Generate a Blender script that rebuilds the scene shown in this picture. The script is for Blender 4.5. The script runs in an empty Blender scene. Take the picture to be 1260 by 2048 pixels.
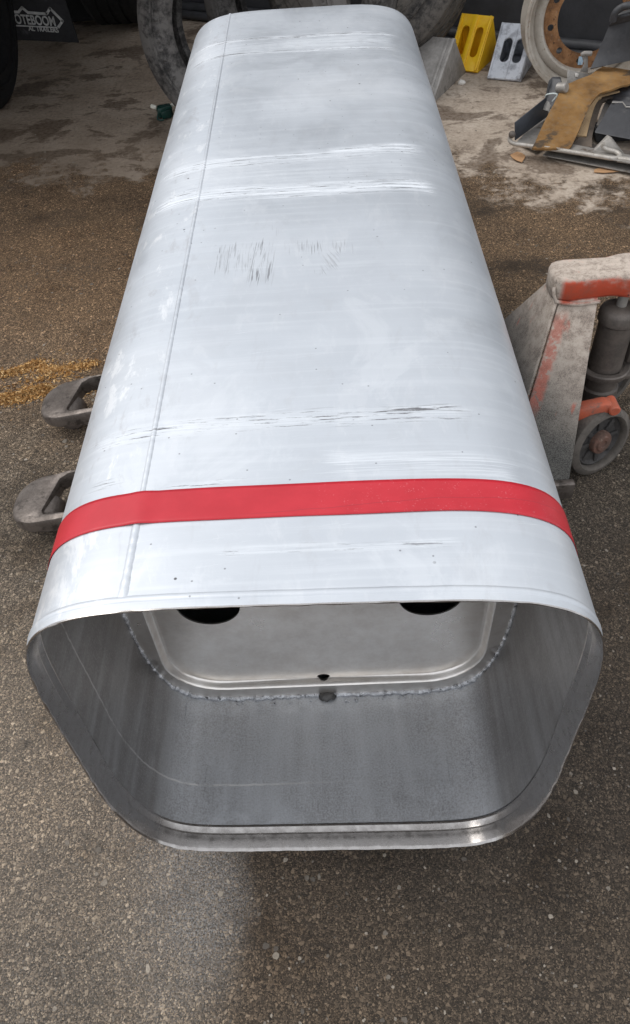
import bpy, bmesh, math, random
from mathutils import Vector, Matrix, noise as mnoise
R = math.radians
random.seed(7)
S = bpy.context.scene

# ------------------------------------------------------------------ camera
cd = bpy.data.cameras.new('camera'); cam = bpy.data.objects.new('camera', cd)
S.collection.objects.link(cam); S.camera = cam
PI_, YA, RO, FPX = 0.832913, -0.043724, -0.078361, 1538.945
C0 = Vector((0.03614, -0.43999, 1.40913))
fw = Vector((math.sin(YA)*math.cos(PI_), math.cos(YA)*math.cos(PI_), -math.sin(PI_)))
r0 = Vector((math.cos(YA), -math.sin(YA), 0)); u0 = r0.cross(fw)
rt = r0*math.cos(RO) + u0*math.sin(RO); up = -r0*math.sin(RO) + u0*math.cos(RO)
m = Matrix((rt, up, -fw)).transposed().to_4x4(); m.translation = C0
cam.matrix_world = m
cd.sensor_fit = 'VERTICAL'; cd.sensor_height = 24; cd.lens = FPX/2048*24
cd.clip_start = 0.05; cd.clip_end = 500

# ------------------------------------------------------------------ sky, sun, exposure
W = bpy.data.worlds.new('World'); S.world = W; W.use_nodes = True
wn = W.node_tree; bg = wn.nodes['Background']
sky = wn.nodes.new('ShaderNodeTexSky'); sky.sky_type = 'NISHITA'; sky.sun_disc = False
SUN_EL, SUN_AZ = R(52), R(-70)          # azimuth from +Y, clockwise positive: sun stands on the left
sky.sun_elevation = SUN_EL; sky.sun_rotation = SUN_AZ
sky.air_density = 1.0; sky.dust_density = 2.0
mixc = wn.nodes.new('ShaderNodeMix'); mixc.data_type = 'RGBA'
mixc.inputs[0].default_value = 0.85
wn.links.new(sky.outputs[0], mixc.inputs[6]); mixc.inputs[7].default_value = (7.7, 7.9, 8.2, 1)   # cloud cover
wn.links.new(mixc.outputs[2], bg.inputs['Color']); bg.inputs['Strength'].default_value = 0.11
sd = bpy.data.lights.new('sun', 'SUN'); sun = bpy.data.objects.new('sun', sd); S.collection.objects.link(sun)
sd.energy = 0.9; sd.angle = R(35); sd.color = (1, .97, .93)
sdir = Vector((math.sin(SUN_AZ)*math.cos(SUN_EL), math.cos(SUN_AZ)*math.cos(SUN_EL), math.sin(SUN_EL)))
sun.rotation_euler = sdir.to_track_quat('Z', 'Y').to_euler()
S.view_settings.view_transform = 'Standard'; S.view_settings.look = 'None'
S.view_settings.exposure = 0.62; S.view_settings.gamma = 1; S.view_settings.use_curve_mapping = False

# ------------------------------------------------------------------ helpers
def at(px, py, x=None, y=None, z=None):
    """the point of the place seen at a pixel of the photograph, on the plane x, y or z = const"""
    d = fw + rt*((px-630)/FPX) - up*((py-1024)/FPX)
    if x is not None: k = (x-C0.x)/d.x
    elif y is not None: k = (y-C0.y)/d.y
    else: k = (z-C0.z)/d.z
    return C0 + d*k

def tag(o, label, cat, group=None):
    o['label'] = label; o['category'] = cat
    if group: o['group'] = group
    return o
def thing(name, label, cat, loc=(0, 0, 0), rot=(0, 0, 0), group=None):
    o = bpy.data.objects.new(name, None); S.collection.objects.link(o)
    o.location = loc; o.rotation_euler = rot; o.empty_display_size = .1
    return tag(o, label, cat, group)
def obj(name, bm, mat, parent=None, smooth=35, loc=None, rot=None):
    me = bpy.data.meshes.new(name)
    bmesh.ops.recalc_face_normals(bm, faces=bm.faces)
    bm.to_mesh(me); bm.free()
    for mm in (mat if isinstance(mat, (list, tuple)) else [mat]): me.materials.append(mm)
    if smooth:
        me.polygons.foreach_set('use_smooth', [True]*len(me.polygons))
        me.set_sharp_from_angle(angle=R(smooth))
    o = bpy.data.objects.new(name, me); S.collection.objects.link(o)
    if parent: o.parent = parent
    if loc is not None: o.location = loc
    if rot is not None: o.rotation_euler = rot
    return o
def copy_tree(o, parent=None):
    c = o.copy(); S.collection.objects.link(c)
    if parent is not None: c.parent = parent
    for ch in list(o.children): copy_tree(ch, c)
    return c
def BM(): return bmesh.new()
def add_box(bm, c, s, rot=None, bev=0.0, seg=2):
    b = bmesh.new(); bmesh.ops.create_cube(b, size=1)
    bmesh.ops.scale(b, vec=s, verts=b.verts)
    if bev: bmesh.ops.bevel(b, geom=b.edges[:], offset=bev, segments=seg, affect='EDGES', profile=.5)
    if rot is not None: bmesh.ops.rotate(b, cent=(0, 0, 0), matrix=rot.to_matrix() if hasattr(rot, 'to_matrix') else rot, verts=b.verts)
    bmesh.ops.translate(b, vec=c, verts=b.verts); merge(bm, b)
def merge(bm, b):
    me = bpy.data.meshes.new('tmp'); b.to_mesh(me); b.free(); bm.from_mesh(me); bpy.data.meshes.remove(me)
def add_lathe(bm, prof, seg=48, mat=None, closed=False):
    """profile of (radius, height) spun about Z; mat places it"""
    rows = []
    b = bmesh.new()
    for (r, h) in prof:
        rows.append([b.verts.new((r*math.cos(2*math.pi*k/seg), r*math.sin(2*math.pi*k/seg), h)) for k in range(seg)] if r > 1e-6 else [b.verts.new((0, 0, h))])
    pr = list(zip(rows, rows[1:]))
    if closed: pr.append((rows[-1], rows[0]))
    for a, c in pr:
        for k in range(seg):
            k2 = (k+1) % seg
            if len(a) == 1 and len(c) == 1: continue
            if len(a) == 1: b.faces.new((a[0], c[k], c[k2]))
            elif len(c) == 1: b.faces.new((a[k], a[k2], c[0]))
            else: b.faces.new((a[k], a[k2], c[k2], c[k]))
    if mat is not None: bmesh.ops.transform(b, matrix=mat, verts=b.verts)
    merge(bm, b)
def axis_mat(c, d):
    q = Vector(d).normalized().to_track_quat('Z', 'Y'); mm = q.to_matrix().to_4x4(); mm.translation = c; return mm
def add_cyl(bm, p0, p1, r, seg=24, r2=None, bev=0.0):
    p0, p1 = Vector(p0), Vector(p1); L = (p1-p0).length; r2 = r if r2 is None else r2
    pf = [(0, 0), (r-bev, 0), (r, bev), (r2, L-bev), (r2-bev, L), (0, L)] if bev else [(0, 0), (r, 0), (r2, L), (0, L)]
    add_lathe(bm, pf, seg, axis_mat(p0, p1-p0))
def smooth_path(pts, n=6):
    pts = [Vector(p) for p in pts]; out = []
    for i in range(len(pts)-1):
        p0 = pts[max(i-1, 0)]; p1 = pts[i]; p2 = pts[i+1]; p3 = pts[min(i+2, len(pts)-1)]
        for k in range(n):
            t = k/n
            out.append(.5*((2*p1) + (p2-p0)*t + (2*p0-5*p1+4*p2-p3)*t*t + (3*p1-p0-3*p2+p3)*t**3))
    out.append(pts[-1]); return out
def add_tube(bm, pts, r, seg=10, n=6, smooth=True, cap=True, rf=None):
    P = smooth_path(pts, n) if smooth else [Vector(p) for p in pts]
    nrm = None; rows = []
    for i, p in enumerate(P):
        t = (P[min(i+1, len(P)-1)]-P[max(i-1, 0)]).normalized()
        if nrm is None: nrm = t.orthogonal().normalized()
        nrm = (nrm - t*nrm.dot(t)).normalized(); bn = t.cross(nrm)
        rr = rf(i, len(P)) if rf else r
        rows.append([bm.verts.new(p + (nrm*math.cos(2*math.pi*k/seg)+bn*math.sin(2*math.pi*k/seg))*rr) for k in range(seg)])
    for a, c in zip(rows, rows[1:]):
        for k in range(seg): bm.faces.new((a[k], a[(k+1) % seg], c[(k+1) % seg], c[k]))
    if cap: bm.faces.new(rows[0][::-1]); bm.faces.new(rows[-1])
def add_prism(bm, poly, vec, bev=0.0):
    """closed planar polygon (3-D points) pushed along vec"""
    b = bmesh.new(); vec = Vector(vec)
    a = [b.verts.new(Vector(p)) for p in poly]; c = [b.verts.new(Vector(p)+vec) for p in poly]
    b.faces.new(a[::-1]); b.faces.new(c)
    for k in range(len(a)): b.faces.new((a[k], a[(k+1) % len(a)], c[(k+1) % len(a)], c[k]))
    bmesh.ops.recalc_face_normals(b, faces=b.faces)
    if bev: bmesh.ops.bevel(b, geom=b.edges[:], offset=bev, segments=2, affect='EDGES', profile=.5)
    merge(bm, b)
def add_sheet(bm, left, right, th, nu=8, nl=6, wob=0.0, seed=0):
    """thick curved strip between two 3-D edge curves"""
    Lp = smooth_path(left, nl); Rp = smooth_path(right, nl); n = min(len(Lp), len(Rp))
    top = []; bot = []
    for i in range(n):
        row = [Lp[i].lerp(Rp[i], k/nu) for k in range(nu+1)]; top.append(row)
    for i in range(n):
        rb = []
        for k in range(nu+1):
            du = top[i][min(k+1, nu)]-top[i][max(k-1, 0)]; dv = top[min(i+1, n-1)][k]-top[max(i-1, 0)][k]
            nn = du.cross(dv).normalized()
            if nn.z < 0: nn = -nn
            if wob: top[i][k] = top[i][k] + nn*wob*mnoise.noise(Vector((i*.35+seed, k*.4, seed)))
            rb.append(top[i][k]-nn*th)
        bot.append(rb)
    T = [[bm.verts.new(p) for p in r] for r in top]; B = [[bm.verts.new(p) for p in r] for r in bot]
    for i in range(n-1):
        for k in range(nu):
            bm.faces.new((T[i][k], T[i][k+1], T[i+1][k+1], T[i+1][k])); bm.faces.new((B[i][k], B[i+1][k], B[i+1][k+1], B[i][k+1]))
        bm.faces.new((T[i][0], T[i+1][0], B[i+1][0], B[i][0])); bm.faces.new((T[i][nu], B[i][nu], B[i+1][nu], T[i+1][nu]))
    for k in range(nu):
        bm.faces.new((T[0][k], B[0][k], B[0][k+1], T[0][k+1])); bm.faces.new((T[-1][k], T[-1][k+1], B[-1][k+1], B[-1][k]))
def holed_plate(loops, z0, z1, bev=0.0):
    """2-D outline with holes (loops[1:]) filled and given thickness from z0 to z1 (z1 is the top)"""
    bm = bmesh.new(); es = []
    for lp in loops:
        vs = [bm.verts.new((x, y, z1)) for x, y in lp]
        es += [bm.edges.new((vs[k], vs[(k+1) % len(vs)])) for k in range(len(vs))]
    bmesh.ops.triangle_fill(bm, edges=es, use_beauty=True, normal=(0, 0, 1))
    top = bm.faces[:]
    g = bmesh.ops.extrude_face_region(bm, geom=top)
    vv = [v for v in g['geom'] if isinstance(v, bmesh.types.BMVert)]
    bmesh.ops.translate(bm, vec=(0, 0, z0-z1), verts=vv)
    bmesh.ops.recalc_face_normals(bm, faces=bm.faces)
    if bev:
        be = [e for e in bm.edges if len(e.link_faces) == 2 and e.verts[0].co.z > z1-1e-6 and e.verts[1].co.z > z1-1e-6 and e.calc_face_angle(0) > .5]
        bmesh.ops.bevel(bm, geom=be, offset=bev, segments=2, affect='EDGES', profile=.5)
    return bm

# ------------------------------------------------------------------ node shorthand
class G:
    def __init__(s, name):
        s.mat = bpy.data.materials.new(name); s.mat.use_nodes = True; s.nt = s.mat.node_tree
        s.b = s.nt.nodes['Principled BSDF']; s._tc = None
    def n(s, t, **kw):
        nd = s.nt.nodes.new(t)
        for k, v in kw.items(): setattr(nd, k, v)
        return nd
    def put(s, sock, v):
        if isinstance(v, bpy.types.NodeSocket): s.nt.links.new(v, sock)
        elif isinstance(v, (tuple, list)) and len(v) == 3 and sock.type == 'RGBA': sock.default_value = (*v, 1)
        else: sock.default_value = v
    def co(s, kind='Object'):
        if s._tc is None: s._tc = s.n('ShaderNodeTexCoord')
        return s._tc.outputs[kind]
    def geo(s): return s.n('ShaderNodeNewGeometry').outputs['Position']
    def m(s, op, a, b=0.0, c=0.0, clamp=False):
        nd = s.n('ShaderNodeMath', operation=op, use_clamp=clamp)
        for i, v in enumerate((a, b, c)): s.put(nd.inputs[i], v)
        return nd.outputs[0]
    def add(s, a, b): return s.m('ADD', a, b)
    def sub(s, a, b): return s.m('SUBTRACT', a, b)
    def mul(s, a, b): return s.m('MULTIPLY', a, b)
    def mx(s, a, b): return s.m('MAXIMUM', a, b)
    def xyz(s, v):
        nd = s.n('ShaderNodeSeparateXYZ'); s.put(nd.inputs[0], v); return nd.outputs
    def vec(s, x, y, z=0.0):
        nd = s.n('ShaderNodeCombineXYZ')
        for i, v in enumerate((x, y, z)): s.put(nd.inputs[i], v)
        return nd.outputs[0]
    def scale(s, v, sc, off=(0, 0, 0)):
        nd = s.n('ShaderNodeMapping'); s.put(nd.inputs[0], v)
        nd.inputs['Scale'].default_value = sc; nd.inputs['Location'].default_value = off; return nd.outputs[0]
    def noise(s, v, sc=5.0, det=4.0, rough=.55, dist=0.0, col=False):
        nd = s.n('ShaderNodeTexNoise'); s.put(nd.inputs['Vector'], v)
        nd.inputs['Scale'].default_value = sc; nd.inputs['Detail'].default_value = det
        nd.inputs['Roughness'].default_value = rough; nd.inputs['Distortion'].default_value = dist
        return nd.outputs['Color' if col else 'Fac']
    def vor(s, v, sc=5.0, feat='F1', rnd=1.0, dim='3D'):
        nd = s.n('ShaderNodeTexVoronoi', feature=feat, voronoi_dimensions=dim); s.put(nd.inputs['Vector'], v)
        nd.inputs['Scale'].default_value = sc; nd.inputs['Randomness'].default_value = rnd
        return nd.outputs
    def sm(s, v, a, b, lo=0.0, hi=1.0):
        nd = s.n('ShaderNodeMapRange', interpolation_type='SMOOTHSTEP')
        for i, q in enumerate((v, a, b, lo, hi)): s.put(nd.inputs[i], q)
        return nd.outputs[0]
    def mix(s, f, a, b, mode='MIX'):
        nd = s.n('ShaderNodeMix', data_type='RGBA', blend_type=mode)
        s.put(nd.inputs[0], f); s.put(nd.inputs[6], a); s.put(nd.inputs[7], b); return nd.outputs[2]
    def ramp(s, f, stops, const=False):
        nd = s.n('ShaderNodeValToRGB'); cr = nd.color_ramp
        if const: cr.interpolation = 'CONSTANT'
        while len(cr.elements) < len(stops): cr.elements.new(.5)
        for e, (p, c) in zip(cr.elements, stops): e.position = p; e.color = (*c, 1)
        s.put(nd.inputs[0], f); return nd.outputs[0]
    def bump(s, h, st=.3, d=.01, nrm=None):
        nd = s.n('ShaderNodeBump'); s.put(nd.inputs['Height'], h); s.put(nd.inputs['Strength'], st); nd.inputs['Distance'].default_value = d
        if nrm is not None: s.put(nd.inputs['Normal'], nrm)
        return nd.outputs[0]
    def out(s, color=None, rough=None, metal=None, normal=None, spec=None, aniso=None):
        for k, v in (('Base Color', color), ('Roughness', rough), ('Metallic', metal), ('Normal', normal), ('Specular IOR Level', spec), ('Anisotropic', aniso)):
            if v is not None: s.put(s.b.inputs[k], v)
        return s.mat

# ------------------------------------------------------------------ materials
def mat_ground():
    g = G('ground'); p = g.geo(); X, Y, Z = g.xyz(p)
    warp = g.noise(p, 2.3, 5, .6); warp2 = g.noise(p, 9, 5, .65)
    # --- asphalt with aggregate
    def stones(sc, seedoff):
        pv = g.scale(p, (1, 1, 1), seedoff)
        v = g.vor(pv, sc); e = g.vor(pv, sc, 'DISTANCE_TO_EDGE')
        rr = g.xyz(v['Color'])
        return rr[0], rr[1], e['Distance'], v['Distance']
    a1, b1, e1, d1 = stones(150, (0, 0, 0)); a2, b2, e2, d2 = stones(290, (3, 1, 0)); a3, b3, e3, d3 = stones(560, (1, 5, 0))
    binder = g.ramp(a3, [(0, (.016, .013, .010)), (.45, (.060, .050, .040)), (.75, (.16, .134, .106)), (1, (.34, .285, .225))])
    c2 = g.ramp(b2, [(0, (.036, .030, .023)), (.5, (.115, .097, .077)), (.8, (.24, .202, .16)), (1, (.42, .36, .285))])
    m2 = g.mul(g.sm(a2, .30, .34), g.sm(e2, .05, .12))
    asp = g.mix(m2, binder, c2)
    c1 = g.ramp(b1, [(0, (.07, .06, .049)), (.35, (.15, .128, .104)), (.7, (.26, .222, .178)), (.9, (.38, .325, .26)), (1, (.48, .42, .35))])
    m1 = g.mul(g.sm(a1, .74, .76), g.sm(e1, .07, .14))
    asp = g.mix(m1, asp, c1)
    # local tone: greyer in front, brown with oil and earth further back, lighter and slightly warmer at the left
    tone = g.noise(p, 1.6, 5, .6)
    front = g.sm(g.add(Y, g.mul(g.sub(warp, .5), .9)), 1.15, .35)
    brown = g.sm(g.add(Y, g.mul(g.sub(warp, .5), 1.0)), .8, 2.0)
    asp = g.mix(g.mul(g.sm(X, .2, -.2), .8), asp, g.mix(1, asp, (1.36, 1.31, 1.26), 'MULTIPLY'))
    asp = g.mix(g.mul(front, .34), asp, g.mix(.5, asp, (.17, .165, .16)))
    asp = g.mix(g.mul(brown, .75), asp, g.mix(1, asp, (1.14, .86, .59), 'MULTIPLY'))
    asp = g.mix(1, asp, g.ramp(tone, [(.3, (.70, .67, .63)), (.5, (1.12, 1.07, 1.0)), (.72, (1.42, 1.34, 1.22))]), 'MULTIPLY')
    pch = g.noise(g.scale(p, (1, 1, 1), (11, 3, 0)), 5.5, 6, .68, .5)
    asp = g.mix(1, asp, g.ramp(pch, [(.33, (.72, .68, .63)), (.48, (1, 1, 1)), (.7, (1.12, 1.10, 1.07))]), 'MULTIPLY')
    drp = g.noise(g.scale(p, (1, 1, 1), (5, 13, 0)), 13, 3, .5, .2); asp = g.mix(g.sm(drp, .69, .75, 0, .6), asp, (.03, .026, .022))
    # dark oily strip behind the tank on the right and soaked patches
    oil = g.mul(g.sm(g.noise(g.scale(p, (1, 1.5, 1), (4, 2, 0)), 1.7, 6, .62), .50, .62), g.mul(g.sm(Y, 1.2, 1.9), g.sm(Y, 3.3, 2.9)))
    asp = g.mix(g.mul(g.mul(oil, g.sm(X, -.3, .5, .35, 1)), .66), asp, (.030, .022, .015))
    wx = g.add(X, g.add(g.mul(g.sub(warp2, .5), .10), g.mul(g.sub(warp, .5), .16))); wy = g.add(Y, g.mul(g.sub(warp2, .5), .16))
    tank_shade = g.mx(g.mul(g.sm(wx, -.27, -.10), g.sm(wy, .40, .05)), g.mul(g.sm(wx, .25, .50), g.sm(wy, 1.1, .5)))  # the tank's soft shade painted into the asphalt, in front and at right
    asp = g.mix(g.mul(tank_shade, .85), asp, g.mix(1, asp, (.56, .50, .45), 'MULTIPLY'))
    # pale grinding dust lying left of the opening, thickest along its right hand edge
    fine = g.noise(p, 300, 3, .75); lee = g.mul(g.sm(wx, -.10, -.30), g.sm(wy, .75, .1))
    asp = g.mix(lee, asp, g.mix(1, asp, (1.22, 1.20, 1.18), 'MULTIPLY')); asp = g.mix(g.mul(lee, g.sm(fine, .46, .66, .02, .34)), asp, (.34, .325, .30))
    core = g.mul(g.mul(g.sm(wx, -.12, -.21), g.sm(wx, -.42, -.22)), g.mul(g.sm(wy, -.26, -.06), g.sm(wy, .20, .08)))
    asp = g.mix(g.mul(core, g.sm(fine, .40, .62, .04, .62)), asp, (.42, .415, .41))
    # --- concrete slab
    cn = g.noise(p, 3.2, 7, .65); cf = g.noise(p, 55, 5, .7); cs = g.noise(p, 240, 2, .6)
    con = g.ramp(cn, [(.30, (.31, .25, .195)), (.5, (.43, .36, .29)), (.72, (.52, .45, .375))])
    con = g.mix(1, con, g.ramp(cf, [(.3, (.66, .63, .60)), (.55, (1.04, 1.03, 1.02)), (.75, (1.15, 1.13, 1.1))]), 'MULTIPLY')
    con = g.mix(g.sm(cs, .62, .72, 0, .4), con, (.12, .095, .075))
    con = g.mix(g.mul(g.sm(X, -.2, -.9), .55), con, g.mix(1, con, (.64, .58, .52), 'MULTIPLY'))  # left part darkened in the colour, standing for the trailer's shade
    st = g.noise(g.scale(p, (1.0, 1.35, 1), (2.2, 7.7, 0)), 2.6, 7, .66, .35)
    st2 = g.noise(g.scale(p, (1.0, 1.5, 1), (9.2, 1.7, 0)), 6.5, 6, .68, .3)
    stain = g.mx(g.mx(g.sm(st, .525, .58), g.mul(g.sm(st2, .56, .62), .85)), g.mul(g.sm(cf, .62, .70), g.sm(st, .46, .52)))
    con = g.mix(g.mul(stain, g.sm(cf, .25, .6, .92, .6)), con, (.078, .049, .030))
    # --- edge of the slab
    edge = g.add(g.sub(Y, g.sub(2.66, g.mul(X, .22))), g.add(g.add(g.mul(g.sub(warp, .5), 1.15), g.mul(g.sub(warp2, .5), .85)), g.mul(g.sub(g.noise(p, 34, 5, .7), .5), .45)))
    k = g.sm(edge, -.11, .13)
    film = g.mul(g.mul(g.sm(edge, .75, .0), g.sm(X, .9, -.4, .35, 1)), g.sm(cf, .30, .62, .25, .85)); con = g.mix(g.mul(film, .48), con, (.155, .112, .075))
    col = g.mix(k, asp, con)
    h = g.add(g.add(g.mul(g.sm(e1, 0, .25), m1), g.mul(g.sm(e2, 0, .25), .6)), g.mul(g.sm(e3, 0, .3), .4))
    hh = g.mix(k, h, g.add(g.mul(cf, .6), g.mul(cs, .15)))
    nb = g.bump(hh, .85, .004)
    rough = g.mix(k, g.sm(oil, 0, 1, .85, .6), g.sm(stain, 0, 1, .9, .72))
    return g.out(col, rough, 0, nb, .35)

def mat_tank():
    g = G('brushed aluminium'); p = g.co(); X, Y, Z = g.xyz(p)
    top = g.sm(Z, .40, .56)
    lo = g.noise(p, 3.2, 4, .55); streak = g.noise(g.scale(p, (3, 90, 3)), 1, 5, .6); fine = g.noise(g.scale(p, (14, 900, 14)), 1, 3, .6)
    mott = g.noise(p, 38, 5, .65)
    col = g.ramp(lo, [(.3, (.475, .50, .53)), (.55, (.525, .55, .58)), (.75, (.575, .595, .62))])
    col = g.mix(g.sm(streak, .45, .75, 0, .20), col, (.78, .80, .82))
    col = g.mix(g.sm(mott, .55, .75, 0, .28), col, (.60, .62, .645))
    ox = g.noise(g.scale(p, (1.3, 1, 1), (7, 2, 5)), 5.5, 8, .68, .7); ox2 = g.noise(g.scale(p, (2.2, .8, 1), (1, 9, 2)), 13, 7, .7, .4)
    left = g.sm(g.add(X, g.mul(g.sub(lo, .5), .12)), -.14, -.22)
    col = g.mix(g.sm(ox, .52, .62, 0, .20), col, (.46, .475, .495)); col = g.mix(g.sm(ox, .45, .36, 0, .34), col, (.66, .68, .70))
    col = g.mix(g.mul(g.sm(ox2, .56, .66), g.add(.16, g.mul(left, .34))), col, (.40, .40, .41))
    col = g.mix(g.mul(g.sm(ox2, .45, .36), g.add(.12, g.mul(left, .5))), col, (.74, .745, .75))
    h1 = g.noise(g.vec(g.add(g.mul(X, 9), g.mul(Y, 3)), g.sub(g.mul(Y, 420), g.mul(X, 60)), 0), 1, 3, .7)
    h2 = g.noise(g.vec(g.add(g.mul(X, 380), g.mul(Y, 120)), g.sub(g.mul(Y, 12), g.mul(X, 5)), 4), 1, 3, .7)
    hair = g.mul(g.mx(g.sm(h1, .66, .72), g.sm(h2, .70, .76)), g.sm(ox, .42, .56, .25, 1))
    col = g.mix(g.mul(hair, .45), col, (.80, .82, .84))
    rough = g.add(g.add(g.sm(lo, .3, .7, .38, .48), g.sm(ox, .40, .60, -.04, .04)), g.mul(g.sub(streak, .5), .05))
    metal = 0.48
    dark = None; pale = None
    wav = g.noise(g.scale(p, (4, 1, 1)), 2, 3, .5)
    def band(y0, hw, x0, x1, tilt=0.0, pal=.8, drk=.6, dth=.60, seed=0, bow=0.0):
        nonlocal dark, pale
        yy = g.sub(g.add(Y, g.mul(g.sub(wav, .5), .022)), g.add(y0, g.add(g.mul(X, tilt), g.mul(g.mul(X, X), bow))))
        m0 = g.sm(g.m('ABSOLUTE', yy), hw, hw*.25)
        rag = g.mul(g.sub(g.noise(g.scale(p, (2, 160, 1), (seed, seed, 0)), 1, 3, .7), .5), .10)
        m0 = g.mul(m0, g.mul(g.sm(g.add(X, rag), x0, x0+.02), g.sm(g.add(X, rag), x1, x1-.02)))
        sn = g.noise(g.scale(p, (5, 420, 5), (seed*1.7, seed, 0)), 1, 5, .75)
        sd_ = g.noise(g.scale(p, (16, 240, 10), (seed, seed*2.3, 0)), 1, 6, .75)
        a = g.mul(g.mul(m0, g.sm(sn, .45, .55)), pal); d = g.mul(g.mul(m0, g.sm(sd_, dth, dth+.06)), drk)
        pale = a if pale is None else g.mx(pale, a); dark = d if dark is None else g.mx(dark, d)
    band(1.745, .018, -.27, .235, -.01, .75, 1, .525, 1); band(1.64, .014, -.27, .23, -.015, .75, 1, .535, 2)
    band(1.69, .075, -.27, .23, 0, .28, .45, .60, 2.5)
    band(1.040, .034, -.27, .232, .045, .7, .95, .575, 3, .1); band(.905, .040, -.27, .235, -.02, .85, 1, .57, 4, .1); band(.95, .10, -.25, .2, .03, .22, .2, .66, 14)
    band(.283, .022, -.27, .205, .01, .35, 1, .545, 5); band(.292, .008, .10, .20, .01, .6, 1, .46, 6)
    band(.205, .03, .02, .25, -.06, .5, .35, .62, 7); band(.187, .006, -.16, -.07, .06, .3, 1, .5, 8)
    band(.076, .009, -.10, .16, .01, .35, .65, .56, 9); band(.225, .01, -.26, -.215, .1, .2, .9, .5, 10)
    band(1.30, .10, -.1, .24, .05, .12, .1, .7, 11)
    band(1.058, .020, .04, .230, .05, 1, .9, .58, 21); band(.912, .026, .06, .236, -.04, 1, 1, .57, 22); band(1.69, .05, -.05, .225, 0, .5, .6, .58, 23)
    # rubbed black strokes along the tank
    def strokes(x0, x1, y0, y1, th, k, slant=0.0):
        nonlocal dark
        xx = g.add(X, g.mul(Y, slant))
        sn = g.noise(g.vec(g.mul(xx, 400), g.mul(Y, 10), 0), 1, 3, .65); pat = g.sm(g.noise(g.vec(g.mul(xx, 70), g.mul(Y, 2), 7), 1, 3, .6), .36, .60)
        rag = g.mul(g.sub(g.noise(g.vec(g.mul(xx, 260), 0, 3), 1, 2, .6), .5), .11)
        yy = g.add(Y, rag)
        mk = g.mul(g.mul(g.sm(X, x0, x0+.012), g.sm(X, x1, x1-.012)), g.mul(g.sm(yy, y0, y0+.012), g.sm(yy, y1, y1-.012)))
        dark = g.mx(dark, g.mul(g.mul(g.mul(mk, pat), g.sm(sn, th, th+.06)), k*.85))
    strokes(-.148, -.080, .640, .725, .52, .75); strokes(-.09, -.040, .600, .730, .52, .9, -.06); strokes(-.035, .085, .685, .722, .50, .7, .0)
    strokes(.025, .062, .632, .682, .46, .9, .35); strokes(-.06, -.035, .745, .785, .58, .6); strokes(.0, .06, .612, .640, .60, .5)
    strokes(-.05, .06, .672, .680, .52, .45)
    # pin-head specks of dirt
    vd = g.vor(p, 15, dim='2D'); cc = g.xyz(vd['Color'])
    spk = g.mul(g.sm(g.m('DIVIDE', vd['Distance'], g.add(.35, g.mul(cc[1], .9))), .032, .018), g.mul(g.mul(g.m('GREATER_THAN', cc[0], .70), g.sm(lo, .46, .56)), top))
    vd2 = g.vor(g.scale(p, (1, 1, 1), (3.3, 1.2, .4)), 60, dim='2D'); c2 = g.xyz(vd2['Color'])
    spk2 = g.mul(g.sm(vd2['Distance'], .09, .05), g.m('GREATER_THAN', c2[0], .965))
    # smudges
    smd = g.sm(g.noise(g.scale(p, (1.8, 1, 1), (3, 3, 3)), 9, 4, .55, .8), .60, .70, 0, .40)
    col = g.mix(smd, col, (.50, .52, .55))
    grime = g.mul(g.sm(Z, .50, .30), g.sm(mott, .40, .65, .05, .35))
    col = g.mix(grime, col, (.42, .42, .41))
    pale = g.mul(pale, top); dark = g.mul(dark, top)
    col = g.mix(g.mul(pale, .70), col, (.82, .845, .87))
    col = g.mix(g.mul(g.mx(dark, g.mx(spk, g.mul(spk2, .6))), .9), col, (.055, .052, .055))
    rough = g.add(rough, g.mul(pale, .22))
    met = g.m('MULTIPLY', metal, g.sub(1, g.mx(g.mul(pale, .5), dark)))
    nb = g.bump(g.add(g.mul(fine, .22), g.add(g.mul(streak, .10), g.mul(pale, -.35))), .12, .002)
    nb = g.bump(g.noise(g.scale(p, (1, 2.2, 1)), 6, 4, .55), .045, .012, nb)
    return g.out(col, rough, met, nb)

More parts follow.
